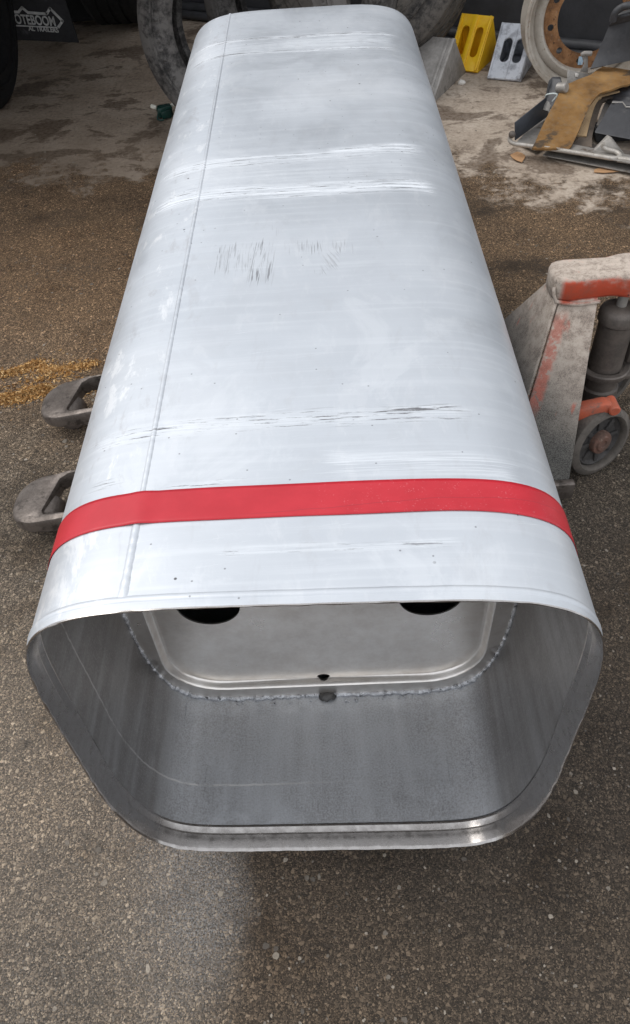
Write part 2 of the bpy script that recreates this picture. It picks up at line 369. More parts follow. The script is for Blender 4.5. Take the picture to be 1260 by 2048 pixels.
def mat_inner():
    g = G('dull inner aluminium'); p = g.co(); X, Y, Z = g.xyz(p)
    lo = g.noise(p, 6, 5, .6); grain = g.noise(p, 330, 3, .7); streak = g.noise(g.scale(p, (150, 4, 150)), 1, 4, .6); mott = g.noise(p, 34, 5, .7)
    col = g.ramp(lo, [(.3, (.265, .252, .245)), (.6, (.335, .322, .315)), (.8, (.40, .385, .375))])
    wash = g.noise(g.scale(p, (26, 2.2, 26)), 1, 5, .6)
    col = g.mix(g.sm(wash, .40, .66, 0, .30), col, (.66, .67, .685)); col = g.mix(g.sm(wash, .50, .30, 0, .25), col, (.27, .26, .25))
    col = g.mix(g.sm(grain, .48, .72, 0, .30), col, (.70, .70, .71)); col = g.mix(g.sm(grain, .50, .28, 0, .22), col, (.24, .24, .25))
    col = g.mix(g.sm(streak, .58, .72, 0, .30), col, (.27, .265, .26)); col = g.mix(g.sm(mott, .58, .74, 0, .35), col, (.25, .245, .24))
    drip = g.mul(g.sm(g.noise(g.vec(g.mul(X, 130), g.mul(Y, 5), 0), 1, 2, .6), .68, .73), g.mul(g.sm(Z, .06, .03), g.sm(Y, .02, .14)))
    col = g.mix(g.mul(drip, .6), col, (.07, .065, .06))
    flo = g.mul(g.sm(Z, .075, .02), g.sm(g.add(grain, g.mul(lo, .4)), .50, .80, .35, 1)); col = g.mix(g.mul(flo, .62), col, (.50, .53, .57))
    # the mark of an old inner weld round the sheet
    ln = g.mul(g.sm(X, .05, -.2, .12, 1), g.sm(g.m('ABSOLUTE', g.sub(g.add(Y, g.mul(g.sub(g.noise(p, 60, 2), .5), .004)), .105)), .0022, .0008))
    col = g.mix(g.mul(ln, g.sm(mott, .35, .55, .15, .8)), col, (.66, .65, .64))
    nb = g.bump(g.add(g.mul(grain, .5), g.mul(ln, -.6)), .22, .0015)
    nb = g.bump(lo, .10, .02, nb)
    return g.out(col, g.sm(mott, .3, .7, .38, .52), g.sub(.90, g.mul(flo, .38)), nb)

def mat_simple(name, c1, c2=None, rough=.6, metal=0.0, sc=18, c3=None, th=.55, bumps=.15, bd=.003, spec=None, c3w=.09, k3=.8):
    g = G(name); p = g.co(); a = g.noise(p, sc, 6, .65); b = g.noise(p, sc*7, 4, .7)
    col = g.mix(g.sm(a, .35, .65), c1, c2 or c1)
    col = g.mix(g.sm(b, .3, .7, 0, .25), col, tuple(min(1, q*1.5+.01) for q in c1))
    if c3: col = g.mix(g.mul(g.sm(g.noise(g.scale(p, (1, 1, 1), (5, 2, 8)), sc*.7, 7, .7, .3), th, th+c3w), k3), col, c3)
    return g.out(col, g.sm(a, .3, .7, max(0, rough-.08), min(1, rough+.08)), metal, g.bump(g.add(a, g.mul(b, .5)), bumps, bd), spec)

def mat_jackpaint():
    g = G('dusty orange paint'); p = g.co(); X, Y, Z = g.xyz(p)
    big = g.noise(p, 9, 5, .6); sp = g.noise(p, 420, 4, .7); mid = g.noise(p, 40, 6, .7); wear = g.noise(g.scale(p, (8, 8, 1)), 3.2, 5, .65)
    dust = g.mix(g.sm(mid, .35, .65), (.52, .445, .375), (.38, .31, .255))
    dust = g.mix(g.sm(g.add(g.mul(sp, .55), g.mul(mid, .45)), .50, .60, 0, .55), dust, (.13, .11, .095))
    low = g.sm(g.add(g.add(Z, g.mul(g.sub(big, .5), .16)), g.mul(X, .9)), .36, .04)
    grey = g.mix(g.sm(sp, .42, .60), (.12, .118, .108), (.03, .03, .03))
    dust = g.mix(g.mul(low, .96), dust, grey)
    red = g.mix(g.sm(mid, .4, .7), (.50, .075, .035), (.36, .085, .05))
    lip = g.mul(g.mul(g.sm(g.add(Z, g.mul(g.sub(mid, .5), .018)), .474, .466), g.sm(g.add(Z, g.mul(g.sub(mid, .5), .02)), .416, .426)), g.sm(X, -.075, -.06))
    along = g.add(g.add(X, .052), g.mul(g.sub(.425, Z), .351)); corner = g.mul(g.sm(g.m('ABSOLUTE', g.add(along, g.mul(g.sub(mid, .5), .03))), .020, .008), g.mul(g.sm(Z, .19, .25), g.sm(Z, .41, .38)))
    edge = g.mx(g.mul(g.sm(wear, .60, .70), g.sm(g.add(Z, g.mul(g.sub(big, .5), .2)), .12, .2)), g.mul(corner, g.sm(mid, .38, .5)))
    mk = g.mx(g.mul(lip, g.sm(big, .30, .46)), g.mul(edge, .55))
    col = g.mix(mk, dust, red)
    col = g.mix(g.sm(g.noise(p, 75, 3, .6), .70, .74, 0, .8), col, (.035, .028, .025))
    return g.out(col, g.sm(mk, 0, 1, .92, .55), 0, g.bump(g.add(mid, sp), .25, .002), .3)

def mat_rust():
    g = G('rusted steel'); p = g.co(); a = g.noise(p, 16, 7, .7, .3); b = g.noise(p, 60, 5, .7)
    col = g.ramp(a, [(.3, (.09, .045, .022)), (.5, (.25, .12, .05)), (.68, (.38, .21, .10))])
    col = g.mix(g.sm(b, .58, .68, 0, .85), col, (.04, .022, .015))
    col = g.mix(g.sm(b, .40, .30, 0, .35), col, (.48, .42, .34))
    return g.out(col, .88, .1, g.bump(g.add(a, b), .4, .003))
def mat_rimpaint():
    g = G('dirty cream rim paint'); p = g.co(); a = g.noise(p, 7, 6, .65); b = g.noise(p, 45, 5, .7)
    col = g.mix(g.sm(a, .35, .65), (.46, .42, .365), (.30, .255, .205))
    col = g.mix(g.sm(b, .60, .70, 0, .7), col, (.20, .11, .06))
    return g.out(col, .65, .0, g.bump(b, .12, .002))
def mat_rubberflap():
    g = G('ochre crusted rubber'); p = g.co(); a = g.noise(p, 7, 6, .62); b = g.noise(p, 60, 5, .7); c = g.noise(g.scale(p, (1, 1, 1), (4, 7, 2)), 9, 4, .6)
    col = g.ramp(a, [(.32, (.085, .046, .020)), (.5, (.21, .112, .040)), (.7, (.31, .18, .070))])
    col = g.mix(g.sm(b, .45, .7, 0, .5), col, (.20, .145, .09))
    col = g.mix(g.sm(c, .57, .66, 0, .85), col, (.055, .045, .035))
    return g.out(col, .9, 0, g.bump(g.add(a, b), .3, .002), .2)
def mat_tyre(name, base, dusty, k):
    g = G(name); p = g.co(); a = g.noise(p, 6, 6, .65, .3); b = g.noise(p, 38, 6, .72); s = g.noise(p, 150, 3, .6)
    col = g.mix(g.mul(g.sm(g.add(g.mul(a, .6), g.mul(b, .45)), .44, .60), k), base, dusty)
    col = g.mix(g.sm(s, .62, .72, 0, .3*k), col, dusty)
    return g.out(col, .82, 0, g.bump(g.add(b, g.mul(s, .5)), .25, .003), .3)
def mat_tape():
    g = G('red tape'); p = g.co(); X, Y, Z = g.xyz(p)
    a = g.noise(p, 20, 4, .6); sp = g.noise(p, 420, 2, .7); wk = g.noise(g.scale(p, (6, 90, 6)), 1, 4, .6)
    dustm = g.mul(g.sm(sp, .62, .72), g.mul(g.sm(g.add(X, g.mul(g.sub(a, .5), .2)), -.02, .12, .05, .6), g.sm(g.noise(p, 45, 5, .7), .42, .62)))
    col = g.mix(g.sm(a, .3, .7), (.42, .012, .022), (.48, .018, .030))
    col = g.mix(g.mul(dustm, .75), col, (.70, .40, .42))
    cr = g.sm(g.m('ABSOLUTE', g.sub(g.add(Y, g.mul(g.sub(g.noise(g.scale(p, (9, 1, 1)), 1, 4, .6), .5), .012)), g.sub(.133, g.mul(X, -.06)))), .0010, .0002)
    cr = g.mul(cr, g.sm(X, -.09, -.03))
    col = g.mix(g.mul(cr, .55), col, (.30, .02, .03))
    return g.out(col, .42, 0, g.bump(g.add(g.mul(wk, .6), g.mul(cr, -.6)), .12, .002), .4)
def mat_chock_white():
    g = G('worn white chock paint'); p = g.co(); a = g.noise(p, 14, 6, .7); b = g.noise(p, 60, 4, .7)
    col = g.mix(g.sm(a, .44, .62), (.62, .64, .68), (.36, .37, .40))
    col = g.mix(g.sm(b, .60, .70, 0, .55), col, (.13, .13, .14))
    return g.out(col, .7, 0, g.bump(a, .1, .002))

def mat_saw():
    g = G('sawdust'); inf = g.n('ShaderNodeNewGeometry').outputs['Random Per Island']
    col = g.ramp(inf, [(0, (.24, .115, .036)), (.35, (.45, .24, .082)), (.7, (.58, .35, .14)), (1, (.70, .49, .25))])
    return g.out(col, .95, 0, None, .2)
MAT = dict(
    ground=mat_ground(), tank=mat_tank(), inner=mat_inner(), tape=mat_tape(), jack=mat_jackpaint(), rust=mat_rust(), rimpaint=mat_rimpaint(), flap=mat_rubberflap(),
    weld=mat_simple('weld bead', (.62, .63, .65), (.36, .36, .37), .34, .9, 110, (.03, .03, .03), .555, .8, .003),
    seam=mat_simple('seam weld', (.68, .70, .73), (.58, .60, .63), .45, .55, 90, (.30, .30, .31), .60, .3, .002),
    lip=mat_simple('machined aluminium', (.40, .38, .365), (.33, .31, .295), .22, .95, 60, None, .60, .04, .001),
    baffle=mat_simple('baffle aluminium', (.74, .695, .645), (.66, .62, .58), .34, .92, 7, (.48, .46, .44), .58, .05, .004, None, .2, .5),
    black=mat_simple('black void paint', (.012, .012, .013), None, .8),
    castgrey=mat_simple('worn fork steel', (.17, .145, .128), (.085, .070, .060), .40, .6, 22, (.04, .032, .027), .54, .5, .004),
    oily=mat_simple('oily dark steel', (.14, .118, .102), (.085, .072, .063), .55, .3, 22, (.12, .10, .085), .60, .2, .003),
    orange=mat_simple('chipped orange paint', (.45, .095, .045), (.33, .10, .06), .6, 0, 26, (.14, .10, .08), .56, .2, .002),
    jackwheel=mat_simple('dusty dark wheel rubber', (.105, .090, .076), (.062, .054, .046), .8, 0, 24, (.15, .13, .11), .60, .3, .002),
    hub=mat_simple('dark wheel centre', (.05, .045, .042), (.030, .028, .027), .7, .1, 30, (.12, .10, .085), .6),
    hubrust=mat_simple('rusty hub cap', (.14, .070, .050), (.09, .058, .045), .75, .2, 40, (.30, .22, .17), .6),
    tyre_grey=mat_tyre('dusty grey tyre', (.034, .032, .031), (.175, .163, .154), .75),
    tyre_dark=mat_tyre('dark tyre rubber', (.030, .028, .027), (.14, .125, .11), .8),
    tyre_black=mat_tyre('black tyre rubber', (.012, .012, .013), (.03, .029, .028), .4),
    alu_chock=mat_simple('weathered grey aluminium', (.30, .282, .262), (.20, .186, .172), .6, .15, 10, (.085, .078, .07), .56, .2, .003),
    yellow=mat_simple('yellow plastic', (.90, .52, .010), (.86, .46, .010), .45, 0, 12, (.40, .22, .02), .66, .05, .002),
    chock_white=mat_chock_white(),
    wall=mat_simple('dark weathered wall sheet', (.034, .034, .037), (.050, .050, .054), .62, 0, 9, (.085, .085, .088), .64, .4, .006),
    hose=mat_simple('black rubber hose', (.03, .03, .032), (.05, .05, .055), .5),
    mudflap=mat_simple('black mudflap rubber', (.030, .030, .034), (.018, .018, .021), .6, 0, 10, (.10, .10, .11), .60, .15, .003),
    print_=mat_simple('faded grey print', (.66, .66, .65), (.46, .46, .45), .7, 0, 40, (.05, .05, .05), .58),
    blackplate=mat_simple('black painted plate', (.030, .034, .042), (.055, .062, .075), .45, .1, 12, (.10, .09, .08), .62, .1, .002),
    guard=mat_simple('dusty black plastic', (.044, .044, .047), (.030, .030, .033), .55, 0, 8, (.085, .08, .078), .6, .12, .003),
    tanstrip=mat_simple('tan rubber strip', (.38, .26, .14), (.30, .20, .11), .9, 0, 20, (.12, .10, .08), .6, .2, .002),
    brownstrip=mat_simple('dark brown rubber strip', (.115, .088, .066), (.075, .06, .048), .85, 0, 18, (.20, .15, .10), .6, .2, .002),
    greystrip=mat_simple('grey rubber strip', (.17, .155, .14), (.12, .11, .10), .85, 0, 18, (.07, .06, .055), .6, .2, .002),
    steel=mat_simple('dirty bare steel', (.33, .31, .285), (.23, .215, .195), .55, .4, 20, (.12, .085, .06), .58, .2, .002),
    rod=mat_simple('galvanised rod', (.44, .41, .37), (.32, .29, .25), .55, .35, 35, (.17, .12, .08), .60, .2, .002),
    cable=mat_simple('pale cable', (.55, .60, .58), None, .6),
    green=mat_simple('dark green plastic', (.008, .050, .038), (.005, .03, .025), .4),
    ivory=mat_simple('ivory plastic', (.72, .70, .60), None, .5),
    sawdust=mat_saw(),
    stone=None,
    leaf=mat_simple('orange brown scrap', (.42, .24, .12), (.34, .19, .09), .85, 0, 30),
    pebble=mat_simple('white pebble', (.66, .63, .58), (.55, .52, .48), .8, 0, 30),
)
def mat_stone():
    g = G('aggregate stone'); inf = g.n('ShaderNodeNewGeometry').outputs['Random Per Island']; p = g.geo()
    col = g.ramp(inf, [(0, (.09, .076, .062)), (.4, (.16, .136, .110)), (.75, (.25, .215, .172)), (1, (.36, .31, .25))])
    b = g.noise(p, 300, 4, .7); col = g.mix(1, col, g.ramp(b, [(.3, (.7, .69, .68)), (.7, (1.1, 1.1, 1.1))]), 'MULTIPLY')
    return g.out(col, .85, 0, g.bump(b, .4, .001))
MAT['stone'] = mat_stone()

# ================================================================== SETTING
bm = BM(); add = bmesh.ops.create_grid(bm, x_segments=2, y_segments=2, size=60)
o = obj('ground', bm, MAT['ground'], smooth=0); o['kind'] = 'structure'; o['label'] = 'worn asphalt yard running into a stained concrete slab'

# loose-edged aggregate that stands out of the asphalt
bm = BM(); rs = random.Random(3)
def stone(bm, x, y, r, rs):
    n = rs.choice((5, 5, 6, 7)); a0 = rs.random()*6.28; h = r*rs.uniform(.10, .26); el = rs.uniform(.55, 1.0); th = rs.random()*3.14
    ring = []; topv = []
    for k in range(n):
        a = a0+2*math.pi*k/n+rs.uniform(-.25, .25); rr = r*rs.uniform(.75, 1.15)
        px, py = rr*math.cos(a), rr*math.sin(a)*el
        px, py = px*math.cos(th)-py*math.sin(th), px*math.sin(th)+py*math.cos(th)
        ring.append(bm.verts.new((x+px, y+py, -.001))); topv.append(bm.verts.new((x+px*.80, y+py*.80, h*rs.uniform(.6, 1.1))))
    for k in range(n): bm.faces.new((ring[k], ring[(k+1) % n], topv[(k+1) % n], topv[k]))
    bm.faces.new(topv)
cnt = 0
while cnt < 6500:
    y = rs.uniform(-.75, 2.2); x = rs.uniform(-1.25, 1.25)
    if rs.random() > (1.0 if y < .6 else .75 if y < 1.5 else .4): continue
    r = min(.0020 + rs.expovariate(1/.0013), .0098)
    if x > .3: r *= .8
    stone(bm, x, y, r, rs); cnt += 1
for k in range(900):
    y = rs.uniform(1.4, 4.0); x = rs.uniform(-1.6, 1.6)
    if mnoise.noise(Vector((x*2.1, y*2.1, 4))) < -.05: continue
    stone(bm, x, y, rs.uniform(.0025, .0065), rs)
o = obj('aggregate_stones', bm, MAT['stone'], smooth=0); o['kind'] = 'stuff'

# ------------------------------------------------------------------ back wall
ZG = .115
bm = BM(); wy = 4.30
wall = thing('back_wall', 'dark grey weathered sheet wall behind the wheel chocks', 'wall', (1.0, 4.10, 0), (0, 0, R(-28)))
b = BM(); add_box(b, (.35, .1, 1.5), (4.8, .2, 3.0)); obj('wall_sheet', b, MAT['wall'], wall)
b = BM(); add_tube(b, [(-2.0, -.035, .045), (0, -.035, .05), (2.7, -.035, .045)], .03, 12); obj('base_pipe', b, MAT['hose'], wall)
b = BM(); add_tube(b, [(-2.0, -.10, .028), (0, -.105, .03), (2.7, -.10, .028)], .022, 12); obj('base_hose', b, MAT['hose'], wall)

# ================================================================== FUEL TANK
TW, TH, TL = .62, .6491, 1.9995; RT, RB = .0853, .0925; BT, BB, BS = .0244, .0194, .0160
PA, PZT, PZB, PZC, PT, QT, PB, QB = .32305, .66731, -.00570, .26541, 5.024, 7.593, 7.853, 2.034
def _base(n=280):
    """smooth bowed section of the tank, evenly spaced, origin at half the nominal height"""
    pts = []
    for k in range(2400):
        t = 2*math.pi*k/2400; c, sn = math.cos(t), math.sin(t); b, p, q = (PZT-PZC, PT, QT) if sn > 0 else (PZC-PZB, PB, QB); lo, hi = 0.0, 2.0
        for _ in range(36):
            mm = (lo+hi)/2
            if abs(mm*c)**p + abs(mm*sn)**q < 1: lo = mm
            else: hi = mm
        pts.append(Vector((PA*mm*c, PZC+b*mm*sn-TH/2)))
    d = [0.0]
    for k in range(2400): d.append(d[-1]+(pts[(k+1) % 2400]-pts[k]).length)
    out = []; k = 0
    for i in range(n):
        u = d[-1]*i/n
        while d[k+1] < u: k += 1
        out.append(pts[k].lerp(pts[(k+1) % 2400], (u-d[k])/(d[k+1]-d[k])))
    return out
BASE = _base()
def profile(off=0.0, n=14):
    if not off: return [v.copy() for v in BASE]
    res = []
    for k in range(len(BASE)):
        t = (BASE[(k+1) % len(BASE)]-BASE[k-1]).normalized(); res.append(BASE[k]+Vector((t.y, -t.x))*off)
    return res
def skew(x, z): return -.01665*x + .01744*z
def ring(bm, off, y, follow=1.0, jit=0.0, dent=False):
    vs = []
    for (x, z) in profile(off):
        yy = y + skew(x, z)*follow
        if jit: yy += jit*mnoise.noise(Vector((x*60, z*60, off*900)))
        dx = dz = 0
        if dent:
            q = mnoise.noise(Vector((x*3.2, y*2.2, z*3.2))) + .4*mnoise.noise(Vector((x*8, y*6, z*8)))
            L = math.hypot(x, z); d = .0007*q*min(1, y/.15); dx, dz = x/L*d, z/L*d
        vs.append(bm.verts.new((x+dx, yy, z+TH/2+dz)))
    return vs
def bridge(bm, a, c, mi=0):
    n = len(a)
    for k in range(n):
        f = bm.faces.new((a[k], a[(k+1) % n], c[(k+1) % n], c[k])); f.material_index = mi
tank = thing('fuel_tank', 'large silver aluminium fuel tank with cut open front and red tape band', 'fuel tank', (0, 0, ZG))
bm = BM(); prev = None
ys = [.0015, .004] + [.015+(TL-.03)*k/72 for k in range(73)]
for i, y in enumerate(ys):
    fo = max(0, 1-y/.6); rg = ring(bm, 0, y, fo, .0004 if i == 0 else 0, i > 2)
    if prev: bridge(bm, prev, rg)
    prev = rg
for off, y in ((-.003, TL-.004), (-.02, TL-.0005), (-.06, TL)):
    rg = ring(bm, off, y, 0); bridge(bm, prev, rg); prev = rg
bm.faces.new(prev)
obj('shell', bm, MAT['tank'], tank, 60)
# the cut rim: a thin lip with a machined rebate inside
bm = BM(); prev = None
for off, y, j in ((0.0, .0015, .0004), (-.0005, .0, .0009), (-.0018, .0, .0010), (-.0024, .0012, .0006), (-.0036, .0050, .0002), (-.0037, .0098, 0), (-.0050, .0140, 0), (-.0051, .0195, 0), (-.0064, .0245, 0), (-.0065, .0262, 0), (-.0058, .0270, 0), (-.0059, .0280, 0), (-.0084, .0362, 0), (-.0086, .0372, 0), (-.0086, .040, 0)):
    rg = ring(bm, off, y, 1, j)
    if prev: bridge(bm, prev, rg)
    prev = rg
obj('rim_lip', bm, MAT['lip'], tank, 30)
bm = BM(); prev = None
for k in range(14):
    y = .040 + (.30-.040)*k/13; rg = ring(bm, -.0086, y, max(0, 1-y/.25))
    if prev: bridge(bm, prev, rg)
    prev = rg
obj('inner_lining', bm, MAT['inner'], tank, 60)
bm = BM(); prev = None
for k in range(12):
    rg = ring(bm, -.0086, .30+(TL-.31)*k/11, 0)
    if prev: bridge(bm, prev, rg)
    prev = rg
bm.faces.new(prev); obj('rear_lining', bm, MAT['inner'], tank, 60)
# pressed baffle plate with two large holes and a drain hole
YB = .265; bm = BM(); prev = None
def inset_loop(d, rr):
    """rounded rectangle inside the tank section, d from the wall"""
    d -= .020; w = TW/2-d+.006; h0, h1 = d*.92+.020, TH-d+.010; pts = []
    for cx, cy, a in ((w-rr, h1-rr, 0), (-(w-rr), h1-rr, 90), (-(w-rr), h0+rr, 180), (w-rr, h0+rr, 270)):
        for k in range(9): t = R(a+90*k/8); pts.append((cx+rr*math.cos(t), cy+rr*math.sin(t)))
    return pts
def loopverts(pts, y): return [bm.verts.new((x, y, z)) for x, z in pts]
# flat margin from the wall profile to the first pressed step
wallp = [(x, z+TH/2) for x, z in profile(-.0078, 8)]
l0 = [bm.verts.new((x, YB+.009, z)) for x, z in wallp]
l1 = loopverts(inset_loop(.058, .100), YB-.003)
es = [bm.edges.new((l0[k], l0[(k+1) % len(l0)])) for k in range(len(l0))] + [bm.edges.new((l1[k], l1[(k+1) % len(l1)])) for k in range(len(l1))]
bmesh.ops.triangle_fill(bm, edges=es, use_beauty=True, normal=(0, -1, 0))
prev = l1
for d, rr, dy in ((.0586, .0998, -.0024), (.0594, .0993, -.0008), (.0606, .0985, .0022), (.0622, .0975, .0062), (.0636, .0965, .0090), (.0655, .095, .0104), (.070, .092, .0110)):
    c = loopverts(inset_loop(d, rr), YB+dy); bridge(bm, prev, c); prev = c
circs = [(-.177, .296, .051), (.177, .296, .051)]
es = [bm.edges.get((prev[k], prev[(k+1) % len(prev)])) for k in range(len(prev))]
hl = []
for cx, cz, r in circs:
    vs = [bm.verts.new((cx+r*math.cos(2*math.pi*k/40), YB+.0110, cz+r*math.sin(2*math.pi*k/40))) for k in range(40)]
    es += [bm.edges.new((vs[k], vs[(k+1) % 40])) for k in range(40)]; hl.append(vs)
bmesh.ops.triangle_fill(bm, edges=es, use_beauty=True, normal=(0, -1, 0))
baffle = obj('baffle_plate', bm, MAT['baffle'], tank, 40)
so = baffle.modifiers.new('thickness', 'SOLIDIFY'); so.thickness = .003; so.offset = 0
cut = BM(); add_cyl(cut, (-.003, YB-.05, .055), (-.003, YB+.06, .055), .0115, 28); cut.verts.ensure_lookup_table()
for v in cut.verts: v.co.z = .0660+(v.co.z-.055)*.62
cutter = obj('cutter', cut, MAT['black'], tank)
bo = baffle.modifiers.new('drain', 'BOOLEAN'); bo.object = cutter; bo.operation = 'DIFFERENCE'; bo.solver = 'EXACT'
bpy.context.view_layer.update()
me = bpy.data.meshes.new_from_object(baffle.evaluated_get(bpy.context.evaluated_depsgraph_get()))
for f in me.polygons: f.use_smooth = abs(f.normal.y) < .93
baffle.modifiers.clear(); baffle.data = me; bpy.data.objects.remove(cutter)
# weld bead round the baffle
bm = BM(); rw = random.Random(5); pp = []
wl = profile(-.0102, 30)
for k, (x, z) in enumerate(wl):
    j = .0016 if z < -.2 else .0008
    pp.append(Vector((x, YB+.006+rw.uniform(-j, j), z+TH/2+rw.uniform(-j, j)*.6)))
n = len(pp); pw = []
for k in range(n):
    for s in range(3): pw.append(pp[k].lerp(pp[(k+1) % n], s/3) + Vector((rw.uniform(-1, 1), rw.uniform(-1, 1), rw.uniform(-1, 1)))*.0005)
pw.append(pw[0].copy())
bot = lambda p: p.z < .06
add_tube(bm, pw, .003, 8, smooth=False, cap=False, rf=lambda i, n: (.0050 if bot(pw[i]) else .0030)*(1+.55*mnoise.noise(pw[i]*80)+.5*mnoise.noise(pw[i]*260)))
for k in range(26):
    x = rw.uniform(-.2, .24); bmesh.ops.create_icosphere(bm, subdivisions=1, radius=rw.uniform(.001, .0028), matrix=Matrix.Translation((x, YB-.006+rw.uniform(-.004, .003), .0040+rw.uniform(0, .002))))
bb_ = BM(); bmesh.ops.create_icosphere(bb_, subdivisions=3, radius=.011, matrix=Matrix.Translation((.002, YB+.001, .008)) @ Matrix.Diagonal((1.5, .8, .75, 1)))
for v in bb_.verts: v.co += Vector((1, 1, 1))*.0035*mnoise.noise(v.co*160)
obj('burnt_blob', bb_, mat_simple('burnt weld slag', (.05, .048, .046), (.14, .135, .13), .6, .5, 90, None, .6, .6, .003), baffle, 60)
obj('weld_bead', bm, MAT['weld'], baffle, 50)
# long seam on the top
def top_z(x):
    return PZC + (PZT-PZC)*(1-abs(x/PA)**PT)**(1/QT)
bm = BM(); rw = random.Random(9); rows = []
N = 420
for k in range(N+1):
    y = .022 + (1.985-.022)*k/N; x = -.187 - .008*max(0, (y-1.0)/1.0); z = top_z(x)
    wide = .0056 if y < .172 else .0042; hgt = (.0024 if y < .12 else .0021 if y < .172 else .0019)
    if y < .05: wide = .0066; hgt = .0024*min(1, (y-.015)/.02)
    rip = 1+.22*math.sin(y*900)+.25*mnoise.noise(Vector((y*70, 0, 0)))
    row = []
    for s in range(7):
        t = -1+2*s/6; row.append(bm.verts.new((x+wide*t*(1+.1*mnoise.noise(Vector((y*40, 3, 0)))), y, z - .0004 + hgt*max(0, 1-t*t)**.7*(rip if abs(t) < .9 else 1) - abs(t)*.0004)))
    rows.append(row)
for a, c in zip(rows, rows[1:]):
    for s in range(6): bm.faces.new((a[s], a[s+1], c[s+1], c[s]))
obj('weld_seam', bm, MAT['tank'], tank, 60)
# raised bead just behind the front edge
bm = BM(); prev = None
for off, y in ((-.0002, .0105), (.0011, .0125), (.0013, .0150), (.0011, .0175), (-.0002, .0195)):
    rg = ring(bm, off, y, 1, .0005)
    if prev: bridge(bm, prev, rg)
    prev = rg
obj('edge_bead', bm, MAT['tank'], tank, 60)
# red tape, wound once round the tank
bm = BM(); rows = []
NY = 10
for j in range(NY+1):
    row = []
    for k, (x, z) in enumerate(profile(.0006, 14)):
        yc = .145 - .010*(x+.02) + .004*(z > 0) + .0012*mnoise.noise(Vector((x*7, z*7, 2)))
        y = yc + (j/NY-.5)*(.050+.0015*mnoise.noise(Vector((x*9, z*9, 5))))
        lift = .00022*mnoise.noise(Vector((x*9+y*22, y*45, z*9))) + .0001
        sx = abs(x+.187)
        if z > .2 and sx < .02: lift += .0018*max(0, 1-(sx/.02)**2)**2
        L = math.hypot(x, z); row.append(bm.verts.new((x*(1+lift/L*(abs(x) > .25)), y, z+TH/2+lift*(1 if z > 0 else -1))))
    rows.append(row)
for a, c in zip(rows, rows[1:]): bridge(bm, a, c)
ot = obj('red_tape', bm, MAT['tape'], tank, 60)
so = ot.modifiers.new('thickness', 'SOLIDIFY'); so.thickness = .0003; so.offset = 1

# ================================================================== PALLET JACK
jack = thing('pallet_jack', 'dusty orange hand pallet jack with its forks under the silver tank', 'pallet jack', (.62, 1.10, 0), (0, 0, R(2.6)))
fork_L = 1.37; tipx = -1.385
def fork_mesh():
    x0, hw = tipx, .080; out = []
    for k in range(17):
        t = R(90+180*k/16); out.append((x0+.078+.078*math.cos(t), hw*math.copysign(abs(math.sin(t))**.8, math.sin(t))))
    out += [(x0+.24, -hw), (-.20, -hw), (-.20, hw), (x0+.24, hw)]
    hole = [(x0+.084, -.042), (x0+.090, -.052), (x0+.46, -.056), (x0+.46, .070), (x0+.130, .068), (x0+.112, .056)]
    b = holed_plate([out, hole], .052, .091, .009)
    for v in b.verts:      # the tip slopes down
        t = max(0, 1-(v.co.x-x0)/.16); top_ = v.co.z > .06; v.co.z += .0175*min(1, max(0, (v.co.x-x0-.09)/.15)) if top_ else 0; v.co.z -= .020*t*t if top_ else .004*t
    return b
for sy in (-1, 1):
    f = obj('fork', fork_mesh(), MAT['castgrey'], jack, 40, (0, sy*.190, 0))
    b = BM(); add_lathe(b, [(0, -.034), (.032, -.034), (.037, -.029), (.037, .029), (.032, .034), (0, .034)], 28, axis_mat((tipx+.080, -.010, .040), (0, 1, 0)))
    obj('load_roller', b, MAT['castgrey'], f)
    b = BM(); add_box(b, (tipx+.26, 0, .035), (.16, .05, .012), bev=.003); obj('roller_link', b, MAT['oily'], f)
# heel frame: sloped side plates, front plate, base, cap
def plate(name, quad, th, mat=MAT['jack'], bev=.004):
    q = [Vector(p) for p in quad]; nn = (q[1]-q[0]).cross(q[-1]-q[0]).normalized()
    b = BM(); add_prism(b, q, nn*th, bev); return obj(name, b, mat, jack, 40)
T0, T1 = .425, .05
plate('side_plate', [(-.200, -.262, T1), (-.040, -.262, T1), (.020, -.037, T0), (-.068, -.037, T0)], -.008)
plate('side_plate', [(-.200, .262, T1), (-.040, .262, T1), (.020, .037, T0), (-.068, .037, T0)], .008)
plate('front_plate', [(-.204, -.262, T1), (-.204, .262, T1), (-.070, .039, T0), (-.070, -.039, T0)], -.008)
b = BM(); add_box(b, (-.128, -.262, .045), (.20, .022, .050), bev=.005); obj('heel_foot', b, MAT['castgrey'], jack)
b = BM(); add_box(b, (-.128, .262, .045), (.20, .022, .050), bev=.005); obj('heel_foot', b, MAT['castgrey'], jack)
# cap: yoke reaching back over the pump
def capring(z, grow):
    pts = [(-.086, -.020), (-.076, -.038), (-.050, -.044), (.05, -.038), (.09, -.052), (.22, -.052), (.245, -.03), (.245, .03), (.22, .062), (.09, .062), (.05, .050), (-.050, .054), (-.076, .046), (-.086, .020)]
    return [Vector((x+grow*(1 if x > 0 else -1), y+grow*(1 if y > 0 else -1), z)) for x, y in pts]
b = BM(); add_prism(b, capring(.420, 0), (0, 0, .055), .011); obj('cap_yoke', b, MAT['jack'], jack, 50)
b = BM(); add_tube(b, [(-.078, -.040, .424), (-.03, -.046, .416), (.022, -.042, .416)], .0045, 8); add_tube(b, [(-.084, -.030, .455), (-.084, -.038, .44), (-.076, -.042, .422)], .004, 8); obj('weld_bead', b, MAT['jack'], jack)
